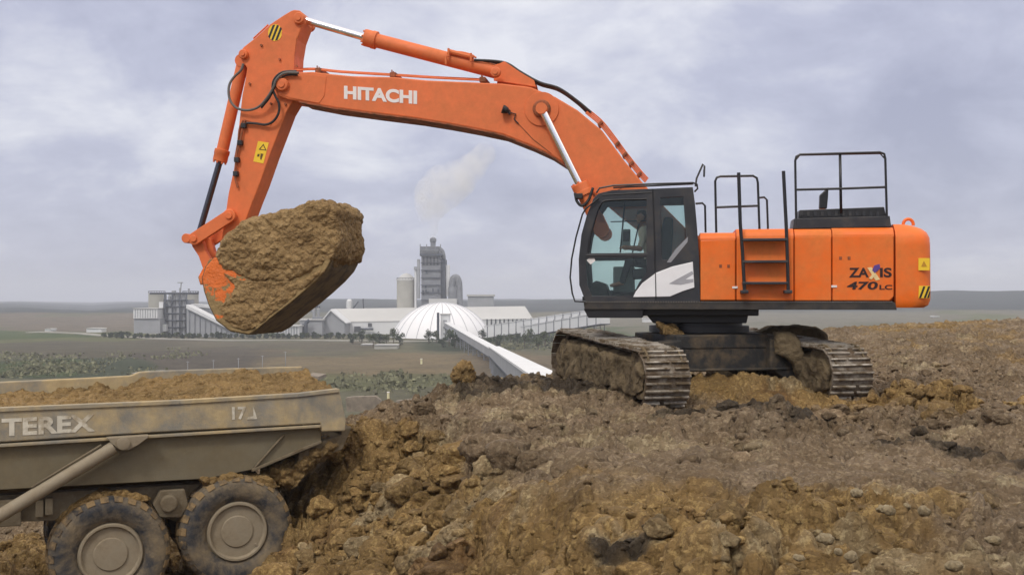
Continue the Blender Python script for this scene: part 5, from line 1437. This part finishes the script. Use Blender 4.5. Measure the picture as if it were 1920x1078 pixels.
# storage halls either side of the dome
def hall(Y, dep, gable, ridge_end, eave_end, base, label):
    """gable: (left eave, peak, right eave) in pixels, ridge/eave end pixels on the right"""
    t = base_thing('storage_hall', gable[1][0], base, Y, label, 'industrial hall')
    gl, gp, gr = [at(x, y, Y) for x, y in gable]
    re_ = at(ridge_end[0], ridge_end[1], Y + dep / 2); ee = at(eave_end[0], eave_end[1], Y)
    return t, gl, gp, gr, re_, ee
t = base_thing('storage_hall', 800, 630, 690, 'long pale gabled storage hall behind the dome', 'industrial hall')
Yh = 700; dp = 30
e0, e1 = at(647, 603, Yh), at(999, 597, Yh); r0, r1 = at(621, 579, Yh + dp), at(984, 574, Yh + dp); e2 = at(609, 600, Yh + dp * 2)
b = B(); th_ = 0.6
v = [b.v(e0), b.v(e1), b.v(r1), b.v(r0)]; lo = [b.v(q.co - Vector((0, 0, th_))) for q in v]
b.f(v); b.f(lo[::-1])
for i in range(4): b.f([v[i], v[(i + 1) % 4], lo[(i + 1) % 4], lo[i]])
bk0 = Vector((e0.x - 14, e0.y + 2 * dp, e0.z)); bk1 = Vector((e1.x, e1.y + 2 * dp, e1.z))
v2 = [b.v(r0), b.v(r1), b.v(bk1), b.v(bk0)]; b.f(v2); 
b.obj('roof', M['roofgrey'], t, fix=True)
b = B(); q = [e0 + Vector((0, .3, -.3)), e1 + Vector((0, .3, -.3))]
v = [b.v(q[0]), b.v(q[1]), b.v((q[1].x, q[1].y, VZ - 1)), b.v((q[0].x, q[0].y, VZ - 1))]; b.f(v)
g_ = [b.v((e0.x + .2, e0.y + .3, VZ - 1)), b.v(e0 + Vector((.2, .3, -.4))), b.v(r0 + Vector((.2, 0, -.5))), b.v(bk0 + Vector((.2, 0, -.4))), b.v((bk0.x + .2, bk0.y, VZ - 1))]; b.f(g_)
g2 = [b.v((e1.x - .2, e1.y + .3, VZ - 1)), b.v(e1 + Vector((-.2, .3, -.4))), b.v(r1 + Vector((-.2, 0, -.5))), b.v(bk1 + Vector((-.2, 0, -.4))), b.v((bk1.x - .2, bk1.y, VZ - 1))]; b.f(g2)
b.obj('wall', M['pwhite'], t)
for i in range(11):
    px = 912 + i * 8; slab(rect(px, 598, px + 2.6, 611), Yh - 0.4, 0.5, 'window', 'pwin', t)
slab(rect(664, 612, 676, 622), Yh - .4, .5, 'door', 'pwin', t); slab(rect(690, 606, 697, 612), Yh - .4, .5, 'window', 'pwin', t)
b = B(); qv = at(692, 618, Yh - 2); b.tube([at(676, 617, Yh - 2), at(700, 617, Yh - 2)], 0.8, 6); b.obj('pipe', M['pdark'], t)
adopt(t)
t = base_thing('gable_shed', 627, 628, 680, 'grey gable-ended shed at the left end of the long hall', 'shed')
b = B(); gp_ = [at(604, 628, 680), at(604, 601, 680), at(620, 582, 680), at(646, 604, 680), at(646, 628, 680)]
b.prism([(q.x, q.z) for q in gp_], 680, 700); b.obj('wall', M['pgrey'], t)
b = B(); ro = [at(601, 603, 679), at(620, 580, 679), at(649, 605, 679), at(649, 607, 679), at(620, 583, 679), at(601, 605, 679)]
b.prism([(q.x, q.z) for q in ro], 678.5, 700.5); b.obj('roof', M['pwhite'], t)
adopt(t)
# head house on the dome front
t = base_thing('transfer_tower', 832, 640, 610, 'narrow pale transfer tower in front of the dome', 'tower')
slab(rect(826, 590, 843, 645), 612, 8, 'wall', 'pwhite', t); slab(rect(819, 586, 823.5, 640), 610, 2, 'wall', 'pdark', t)
slab(rect(825, 588, 844, 590.5), 611.5, 9, 'roof', 'roofgrey', t)
for y in (600, 612, 624): slab(rect(831, y, 838, y + 3), 611.6, .5, 'window', 'pgrey', t)
adopt(t)
# conveyor galleries
def gallery(pa, Ya, pb, Yb, wid, hei, label, nleg, mside='pgrey', tick=0, legs=True, cat='conveyor'):
    """covered belt gallery between two points (roof centre), real width and height in metres"""
    a, c = at(pa[0], pa[1], Ya), at(pb[0], pb[1], Yb)
    t = thing('conveyor_gallery', (a.x, a.y, VZ), 0, label, cat)
    d = (c - a); dh = Vector((d.x, d.y, 0)).normalized(); s_ = Vector((-dh.y, dh.x, 0)) * wid / 2
    def beam(off0, off1, z0, z1, nm, m):
        b = B(); vs = []
        for q in (a, c):
            for o_, z_ in ((off0, z0), (off1, z0), (off1, z1), (off0, z1)): vs.append(b.v(q + s_ * o_ + Vector((0, 0, z_))))
        b.f(vs[:4]); b.f(vs[4:][::-1])
        for i in range(4): b.f([vs[i], vs[(i + 1) % 4], vs[4 + (i + 1) % 4], vs[4 + i]])
        return b.obj(nm, M[m], t)
    beam(-1.12, 1.12, -0.35, 0.0, 'roof', 'pwhite'); w_ = beam(-1, 1, -hei, -0.35, 'side_wall', mside)
    beam(-1.08, 1.08, -hei - 0.3, -hei, 'girder', 'pdark')
    for k in range(nleg if legs else 0):
        f = (k + 0.5) / nleg; q = a + (c - a) * f; b = B()
        for sg in (-1, 1):
            p = q + s_ * sg * 0.9; b.box(p.x - 0.22, p.x + 0.22, p.y - 0.22, p.y + 0.22, VZ - 1, p.z - hei - 0.2)
        for zz_ in (0.35, 0.7):
            z_ = VZ + (q.z - hei - VZ) * zz_; p0 = q - s_ * .9; p1 = q + s_ * .9
            b.tube([(p0.x, p0.y, z_), (p1.x, p1.y, z_)], 0.12, 5)
        b.obj('trestle', M['pmid'], t)
    for k in range(tick):
        f = (k + 0.5) / tick; q = a + (c - a) * f; b = B()
        for sg in (-1, 1):
            p = q + s_ * sg * 1.02; b.box(p.x - 0.3, p.x + 0.3, p.y - 0.3, p.y + 0.3, p.z - hei, p.z + 0.5)
        b.obj('frame', M['pmid'], t)
    adopt(t); return t
gallery((838, 604), 612, (934, 656), 345, 3.0, 3.0, 'far upper length of the white conveyor gallery running down from the dome', 12)
gallery((926, 649), 352, (1030, 706), 118, 3.1, 3.0, 'near lower length of the conveyor gallery with bright white roof, reaching the mud rim', 14)
gallery((914, 611), 640, (1135, 577), 560, 5, 7.0, 'upper of the two white ribbed conveyors climbing to the right behind the cab', 8, 'pwhite', 15)
gallery((984, 612), 600, (1135, 585), 520, 5, 5.5, 'lower of the two conveyors on trestles climbing to the right behind the cab', 9, 'pwhite', 10)
# preheater tower
t = base_thing('preheater_tower', 810, 600, 740, 'tall blue-grey industrial tower above the dome, smoke rising from its top', 'tower')
Yt = 745
slab(rect(790, 479, 826, 605), Yt, 22, 'wall', 'pmid', t)
slab(rect(825, 486, 835, 600), Yt + 2, 18, 'side_shaft', 'pdark', t)
slab(rect(788, 462, 822, 478), Yt + 2, 16, 'upper_storey', 'pmid', t)
slab(rect(787, 476, 829, 479.5), Yt - 2, 26, 'gallery', 'pdark', t)
slab(rect(782, 486, 787, 560), Yt + 1, 4, 'stair_shaft', 'pgrey', t)
slab(rect(836, 497, 843, 556), Yt + 4, 5, 'lift_shaft', 'pwhite', t)
for k in range(7): slab(rect(789, 492 + k * 14, 827, 493.4 + k * 14), Yt - 1.2, 2, 'floor_edge', 'pdark', t)
for k in range(5): slab(rect(793 + k * 6.5, 482, 796 + k * 6.5, 497), Yt - .5, 1, 'window', 'pwin', t)
rt2 = random.Random(4)
for k in range(16):
    x = rt2.uniform(791, 820); y = rt2.uniform(500, 580); slab(rect(x, y, x + rt2.uniform(2, 5), y + rt2.uniform(4, 9)), Yt - .6, 1, 'cladding', rt2.choice(['pdark', 'pgrey', 'pmid']), t)
b = B()
for px, r_, y0, y1 in ((812, 2.2, 452, 480), (806, 1.3, 466, 480), (796, 2.6, 464, 478)):
    b.cyl(at(px, y1, Yt + 8), at(px, y0, Yt + 8), r_ * .8, seg=12)
b.lathe([(1.2, 0), (2.2, 1), (2.2, 3), (1.0, 4)], at(812, 456, Yt + 8), (0, 0, 1), 12)
b.tube(spline([at(823, 466, Yt + 6), at(829, 470, Yt + 6), at(832, 480, Yt + 6), at(833, 490, Yt + 6)], 5), 1.3, 10)
b.obj('stack', M['pmid'], t)
b = B()
for x in (788, 800, 816, 826): b.tube([at(x, 480, Yt - 1.5), at(x, 458, Yt - 1.5)], 0.35, 5)
for y in (463, 470): b.tube([at(788, y, Yt - 1.5), at(826, y, Yt - 1.5)], 0.3, 5)
b.obj('roof_frame', M['pmid'], t)
b = B(); b.tube(spline([at(848, 605, Yt), at(848, 560, Yt), at(848, 530, Yt), at(852, 521, Yt), at(858, 523, Yt), at(861, 540, Yt), at(861, 605, Yt)], 6), 2.3, 14)
b.cyl(at(849, 590, Yt), at(849, 538, Yt), 3.2, seg=16)
b.obj('gas_duct', M['pmid'], t)
slab(rect(804, 560, 856, 575), Yt - 12, 10, 'annex', 'roofgrey', t)
adopt(t)
# silos
def silo(px0, px1, ytop, ybot, Y, label, cone=12, m='conc', nm='silo', grp=None):
    cx_ = (px0 + px1) / 2; a = at(cx_, ytop, Y); r_ = (at(px1, ytop, Y) - at(px0, ytop, Y)).length / 2
    t = thing(nm, (a.x, a.y, VZ), 0, label, 'silo', grp)
    b = B(); b.cyl((a.x, a.y, VZ - 1), (a.x, a.y, a.z), r_, seg=32); b.obj('wall', M[m], t)
    b = B(); b.lathe([(r_ * 1.04, -0.6), (r_ * 1.04, 0.2), (r_ * 0.4, cone * 0.25), (0, cone * 0.3)], a, (0, 0, 1), 32); b.obj('roof', M['roofgrey'], t)
    b = B(); 
    for k in range(20):
        an = 2 * pi * k / 20; b.tube([(a.x + r_ * cos(an), a.y + r_ * sin(an), a.z), (a.x + r_ * cos(an), a.y + r_ * sin(an), a.z + 1.4)], 0.12, 4)
    b.tube([(a.x + r_ * cos(an), a.y + r_ * sin(an), a.z + 1.4) for an in np.linspace(0, 2 * pi, 25)], 0.14, 4); b.obj('railing', M['pdark'], t)
    adopt(t); return t
silo(744, 780, 525, 576, 760, 'wide concrete silo with a shallow cone roof, left of the tall tower', 16)
t = base_thing('bin_tower', 778, 580, 757, 'slim white bucket elevator between the silo and the tall tower', 'elevator')
slab(rect(777, 502, 781, 600), 750, 4, 'wall', 'pwhite', t); slab(rect(776, 500, 782, 506), 749, 6, 'head', 'pgrey', t); adopt(t)
t = base_thing('industrial_building', 900, 575, 900, 'hazy flat-roofed block far behind the right end of the long hall', 'building')
slab(rect(877, 555, 925, 600), 900, 30, 'wall', 'pgrey', t); slab(rect(875, 552, 927, 555.5), 899, 32, 'roof', 'roofgrey', t); adopt(t)
silo(586, 592, 578, 600, 735, 'left of the two slim ribbed silos beside the bucket', 3, 'pgrey', grp='slim silos by the shed')
silo(594, 600, 578, 600, 735, 'right of the two slim ribbed silos beside the bucket', 3, 'pgrey', grp='slim silos by the shed')
t = base_thing('tank', 655, 575, 800, 'small white tank with a lattice arm above the long hall', 'tank')
b = B(); a = at(655, 580, 800); b.cyl(a, at(655, 566, 800), 2.2, seg=16); b.sphere(at(655, 566, 800), 2.2, 12); b.cyl((a.x, a.y, VZ), a, 1.2, seg=12); b.obj('vessel', M['pwhite'], t)
b = B(); b.tube([at(661, 580, 800), at(672, 565, 800)], .5, 5); b.tube([at(682, 580, 800), at(681, 560, 800)], .5, 5); b.tube([at(661, 580, 800), at(686, 580, 800)], .6, 5); b.obj('arm', M['pdark'], t); adopt(t)
# buildings between the bucket and the hall
t = base_thing('ribbed_shed', 545, 628, 650, 'low white shed with dark ribs just right of the raised bucket', 'shed')
slab(rect(515, 612, 560, 629), 655, 15, 'wall', 'pwhite', t)
for k in range(8): slab(rect(520 + k * 5.0, 613, 522 + k * 5.0, 628), 654.4, .7, 'rib', 'pgrey', t)
slab(rect(513, 610, 562, 612.5), 654, 17, 'roof', 'roofgrey', t); adopt(t)
t = base_thing('packing_house', 580, 628, 665, 'low grey building with pipes between the ribbed shed and the gable shed', 'building')
slab(rect(562, 600, 604, 628), 672, 14, 'wall', 'pgrey', t); slab(rect(585, 594, 602, 601), 674, 8, 'upper_storey', 'pmid', t); slab(rect(560, 598, 606, 600.5), 671, 16, 'roof', 'roofgrey', t)
b = B(); b.cyl(at(572, 628, 668), at(572, 607, 668), 1.8, seg=12); b.tube([at(572, 607, 668), at(580, 600, 668)], 1.0, 8); b.obj('pipe', M['pdark'], t); adopt(t)
# grinding station at the left
t = base_thing('white_warehouse', 272, 625, 640, 'white upper-clad warehouse on a grey base, leftmost of the plant', 'warehouse')
slab(rect(251, 597, 300, 625), 645, 22, 'wall', 'pgrey', t); slab(rect(250, 579, 295, 597), 644, 24, 'cladding', 'pwhite', t); slab(rect(249, 577.6, 296, 579.2), 643.5, 25, 'roof', 'roofgrey', t)
for k in range(9): slab(rect(253 + k * 4.7, 580, 253.8 + k * 4.7, 596), 643.7, .4, 'rib', 'pgrey', t)
adopt(t)
silo(279, 309, 550, 590, 700, 'left of the two concrete silos behind the white warehouse', 2, 'conc', grp='twin concrete silos')
silo(343, 372, 550, 590, 700, 'right of the two concrete silos, nearest the bucket', 2, 'conc', grp='twin concrete silos')
t = base_thing('mill_tower', 328, 628, 650, 'grey cluster of pipes, ducts and platforms between the twin silos', 'tower')
slab(rect(309, 562, 350, 628), 660, 16, 'wall', 'pmid', t); slab(rect(316, 551, 340, 562), 662, 10, 'upper_storey', 'pgrey', t)
slab(rect(298, 566, 306, 578), 655, 8, 'annex', 'pwhite', t); slab(rect(299, 608, 311, 621), 650, 5, 'annex', 'pwhite', t)
b = B()
for px, y0, r_ in ((310,552,.9),(318,556,1.2),(326,545,1.5),(333,553,1.2),(338,540,.7),(345,551,1.1),(322,575,2.2),(336,572,2.0)):
    b.cyl(at(px, 628, 656), at(px, y0, 656), r_ * .9, seg=10)
b.tube([at(338, 548, 656), at(340, 529, 656)], .35, 6); b.tube([at(333, 530, 656), at(343, 530, 656)], .3, 6); b.tube([at(354, 550, 656), at(354, 541, 656)], .6, 6)
b.obj('pipe', M['pgrey'], t)
b = B()
for y in (563, 575, 588, 601, 614): b.tube([at(307, y, 654), at(352, y, 654)], .45, 5)
for x in (309, 323, 337, 350): b.tube([at(x, 628, 654), at(x, 549, 654)], .4, 5)
b.tube([at(281, 550, 654), at(372, 550, 654)], .6, 5); b.tube([at(311, 570, 654), at(320, 576, 654), at(324, 566, 654)], .6, 6)
b.obj('platform', M['pdark'], t); adopt(t)
t = base_thing('belt_building', 380, 628, 645, 'sloping white-roofed conveyor building falling to the right behind the bucket', 'conveyor')
slab([(350,576),(440,624),(440,632),(350,632)], 650, 10, 'wall', 'pgrey', t)
slab([(349,571),(442,619),(442,624),(349,578)], 648, 13, 'roof', 'pwhite', t)
slab([(352,569),(420,574),(420,580),(360,575)], 668, 8, 'upper_roof', 'pwhite', t); slab([(360,576),(420,580),(420,610),(360,610)], 668.5, 7, 'upper_wall', 'pmid', t)
for k in range(8): slab(rect(354 + k * 10, 584 + k * 5.3, 355.5 + k * 10, 631), 649.4, .5, 'rib', 'pmid', t)
adopt(t)
# small farm buildings
for i, (x0, y0, x1, y1, Y, lab) in enumerate(((162,615,190,622,640,'long low white building beside the road, left of the warehouse'), (84,616,96,620,700,'tiny white hut at the bend of the road'), (676,645,697,654,520,'small pale block hut in front of the long hall'), (702,646,745,655,500,'low grey wall-like shed behind the tree clump'), (1750,592,1762,597,1050,'left of two white farm roofs on the far right slope'), (1764,594,1774,599,1050,'right of two white farm roofs on the far right slope'), (1206,596,1222,603,900,'pale hut seen under the cab'))):
    t = thing('hut', (at((x0 + x1) / 2, y1, Y).x, Y, at(0, y1, Y).z), 0, lab, 'hut')
    slab(rect(x0, y0 + 1.2, x1, y1 + 1), Y, 8, 'wall', 'pwhite' if i != 3 else 'conc', t)
    slab([(x0 - .5, y0 + 1.4), (x1 + .5, y0 + 1.4), (x1 - 1, y0), (x0 + 1, y0)], Y - .4, 9, 'roof', 'roofgrey', t)
    adopt(t)
for t in [o for o in COL.objects if o.name.startswith('hut') and o.type == 'EMPTY']:
    for c in t.children: c.matrix_parent_inverse = Matrix.Translation(-t.location)
# pale concrete edges beyond the pit
def ledge(pts, Y, dep, lab, nm='concrete_ledge'):
    o = slab(pts, Y, dep, nm, 'ledge', None); return tag(o, lab, 'ledge')
ledge([(648,746),(660,744),(704,743),(712,750),(722,770),(650,772)], 150, 1.5, 'pale concrete ledge right of the truck tail')
ledge([(742,752),(790,746),(812,744),(818,752),(790,772),(742,772)], 150, 1.5, 'pale concrete ledge between the white post and the bank')
ledge([(572,704),(598,706),(598,712),(572,714)], 150, 6, 'short white slab just beyond the far rear corner of the truck body')
# marker posts, poles
def post(px, y0, y1, Y, wpx, lab):
    a, c = at(px, y1, Y), at(px, y0, Y); t = thing('marker_post', (a.x, a.y, a.z), 0, lab, 'post', 'white marker posts'); r_ = wpx / F * Y / 2
    b = B(); b.cyl((0, 0, -.1), (0, 0, (c - a).z), r_, r_ * .9, 10); b.obj('post', M['cream'], t)
    b = B(); b.cyl((0, 0, (c - a).z), (0, 0, (c - a).z * 1.12), r_ * 1.15, r_ * 1.0, 10); b.obj('cap', M['white'], t)
M['cream'] = mat('cream_paint', (0.7, 0.66, 0.42), 0.6)
post(728, 736, 750, 60, 5, 'cream marker post behind the dark heap by the truck tail'); post(790, 673, 681, 160, 4, 'cream marker post standing alone in the brown field')
for i, px in enumerate((352, 400, 447, 492, 535)):
    y1 = (694, 692, 689, 685, 678)[i]; Y = 290 - i * 8; a = at(px, y1 + 3, Y)
    t = thing('utility_pole', tuple(a), 0, 'thin grey pole in the left field, number %s from the left' % ('one', 'two', 'three', 'four', 'five')[i], 'pole', 'poles in the left field')
    b = B(); b.cyl((0, 0, -1.5), (0, 0, 2.8), 0.09, 0.06, 6); b.obj('shaft', M['pgrey'], t)
    b = B(); b.tube([(-.4, 0, 2.6), (.4, 0, 2.6)], 0.05, 5); b.obj('crossarm', M['pgrey'], t)

# ================================================================== TREES
def leaf_mat(name, col):
    m, n, l, b = new_mat(name); t = n.new('ShaderNodeTexCoord'); oi = n.new('ShaderNodeObjectInfo')
    f = noise_node(n, l, 0.5, 5, .7, t.outputs['Object'])
    c = mixc(n, l, ramp_node(n, l, f, .3, .7), tuple(x * .6 for x in col), tuple(x * 1.4 for x in col))
    l.new(c, b.inputs['Base Color']); b.inputs['Roughness'].default_value = .8; b.inputs['Specular IOR Level'].default_value = .1; return m
M['leaf1'] = leaf_mat('dark_foliage', (0.035, 0.055, 0.028)); M['leaf2'] = leaf_mat('olive_foliage', (0.065, 0.085, 0.036)); M['bark'] = mat('bark', (0.09, 0.07, 0.05), .9)
def tree_meshes(seed, m, n=420, H=7.0, Wd=3.0, low=0.2):
    r = random.Random(seed); b = B(); cl = [(Vector((r.uniform(-.6, .6) * Wd, r.uniform(-.6, .6) * Wd, H * r.uniform(low + .15, .85))), r.uniform(.3, .55) * Wd) for _ in range(9)]
    for _ in range(n):
        c, R_ = r.choice(cl); d = Vector((r.gauss(0, 1), r.gauss(0, 1), r.gauss(0, .8))).normalized() * R_ * r.uniform(.5, 1.05)
        p = c + d; s_ = r.uniform(.18, .42); a = Vector((r.gauss(0, 1), r.gauss(0, 1), r.gauss(0, 1))).normalized(); e_ = a.orthogonal().normalized(); f_ = a.cross(e_)
        b.f([b.v(p + e_ * s_), b.v(p + f_ * s_), b.v(p - e_ * s_), b.v(p - f_ * s_ * .7)])
    cr_ = b.obj('crown', m, None, fix=False); b = B(); b.tube([(0, 0, -1), (0.1, 0, H * .4), (0, .1, H * .75)], [.28, .18, .06], 7)
    for k in range(4):
        a = k * 1.6; b.tube([(0, 0, H * (.3 + .1 * k)), (cos(a) * Wd * .5, sin(a) * Wd * .5, H * (.5 + .1 * k))], [.1, .03], 5)
    tr = b.obj('trunk', M['bark'], None); return cr_, tr
def tree(nm, proto, loc, sc, label, cat, grp):
    t = thing(nm, loc, random.uniform(0, 6), label, cat, grp); t.scale = (sc[0], sc[0], sc[1])
    first = not proto[0].get('used')
    for p in proto:
        c = p.copy(); COL.objects.link(c); c.parent = t
    return t
protos = [tree_meshes(s_, M['leaf1'] if s_ % 2 else M['leaf2'], H=(7 if s_ < 4 else 2.6), Wd=(3 if s_ < 4 else 1.3), low=.1) for s_ in range(6)]
rt3 = random.Random(9)
def zland(x, y, Y): return at(x, y, Y).z
ORD = ['first'] + [w_ for w_ in 'second third fourth fifth sixth seventh eighth ninth tenth eleventh twelfth thirteenth fourteenth fifteenth'.split()]
clumps = [('from the left in the dark clump left of the dome', 'trees left of the dome', [(662,652),(678,655),(700,656),(712,654),(725,657),(738,655),(750,652)], 0),
          ('from the left at the foot of the transfer tower', 'trees at the foot of the transfer tower', [(804,652),(818,655),(830,656),(842,654),(852,656),(858,650)], 0),
          ('from the left in the green belt under the right conveyors', 'trees under the right conveyors', [(905 + i * 13, 640 + (i * 7) % 13) for i in range(15)], 1)]
for lab, grp, pts, gi in clumps:
    for ti, (px, py) in enumerate(pts):
        Y = rt3.uniform(505, 560) if gi == 0 else rt3.uniform(470, 590)
        c = at(px, 600, Y); s_ = rt3.uniform(.75, 1.15)
        tree('tree', protos[rt3.choice((0, 1, 2, 3))], (c.x, c.y, lz(c.x, c.y)), (s_, s_ * rt3.uniform(.8, 1.1)), '%s tree %s' % (ORD[ti], lab), 'tree', grp)
for i in range(46):
    px = 196 + i * 11.2 + rt3.uniform(-2, 2); c = at(px, 600, 628 + rt3.uniform(-3, 3))
    tree('roadside_shrub', protos[4 + i % 2], (c.x, c.y, lz(c.x, c.y) - .1), (rt3.uniform(1.0, 1.5),) * 2, 'small dark shrub in the row planted along the road before the plant', 'shrub', 'row of shrubs along the plant road')
for p in protos:
    for q in p: bpy.data.objects.remove(q)
# scrub in the valley: uncountable, one object
b = B(); r = random.Random(31)
for (px, py, sx, sy, n) in ((90, 694, 120, 14, 800), (30, 675, 60, 8, 200), (720, 724, 150, 13, 700), (320, 668, 200, 9, 160), (1010, 648, 90, 8, 900)):
    for _ in range(n // 14):
        x_ = r.gauss(px, sx * .6); y_ = r.gauss(py, sy * .6); q0 = lp(x_, max(y_, 630))
        if not 200 < q0.y < 620: continue
        q0.z = lz(q0.x, q0.y)
        R_ = r.uniform(1.0, 2.6)
        for _k in range(26):
            q = q0 + Vector((r.gauss(0, R_), r.gauss(0, R_ * 1.4), 0)); q.z = q0.z + r.uniform(0, 1) * R_ * .8 - .3
            k = r.uniform(.25, .7); a = Vector((r.gauss(0, 1), r.gauss(0, 1), r.gauss(0, .6))).normalized(); e_ = a.orthogonal().normalized(); f_ = a.cross(e_)
            b.f([b.v(q + e_ * k), b.v(q + f_ * k), b.v(q - e_ * k), b.v(q - f_ * k)])
M['scrub'] = leaf_mat('grey_green_scrub', (0.165, 0.165, 0.10))
tag(b.obj('scrub', M['scrub'], None, fix=False), kind='stuff')

# ================================================================== SMOKE + HAZE
def vol_mat(name, dens, col, noise=None):
    m, n, l, b = new_mat(name); n.remove(b); v = n.new('ShaderNodeVolumePrincipled'); v.inputs['Color'].default_value = (*col, 1)
    v.inputs['Anisotropy'].default_value = 0.0
    if noise:
        t = n.new('ShaderNodeTexCoord'); f = noise_node(n, l, noise, 4, .6, t.outputs['Object'])
        mr = n.new('ShaderNodeMapRange'); l.new(f, mr.inputs[0]); mr.inputs[1].default_value = .34; mr.inputs[2].default_value = .72; mr.inputs[3].default_value = 0; mr.inputs[4].default_value = dens
        l.new(mr.outputs[0], v.inputs['Density'])
    else: v.inputs['Density'].default_value = dens
    l.new(v.outputs[0], n['Material Output'].inputs['Volume']); return m
b = B()
path = [(811,453,2.5),(810,438,4.5),(807,420,6),(805,402,8),(808,385,11),(816,366,14),(834,350,15),(858,336,13),(884,316,10),(908,290,8)]
b.tube([at(x, y, 755) for x, y, r_ in path], [r_ for x, y, r_ in path], 16)
for x, y, r_ in path[3:]: b.sphere(at(x, y, 755), r_ * 1.1, 12)
sm = b.obj('smoke', vol_mat('smoke_volume', 0.09, (1, 1, 1), 0.075), None)
rm_ = sm.modifiers.new('remesh', 'REMESH'); rm_.mode = 'VOXEL'; rm_.voxel_size = 1.5
tag(sm, kind='stuff')
b = B(); b.box(-9800, 9800, -9800, 9800, -60, 135)
hz = tag(b.obj('haze', vol_mat('haze_volume', 0.00027, (.84, .88, .98))), kind='stuff')
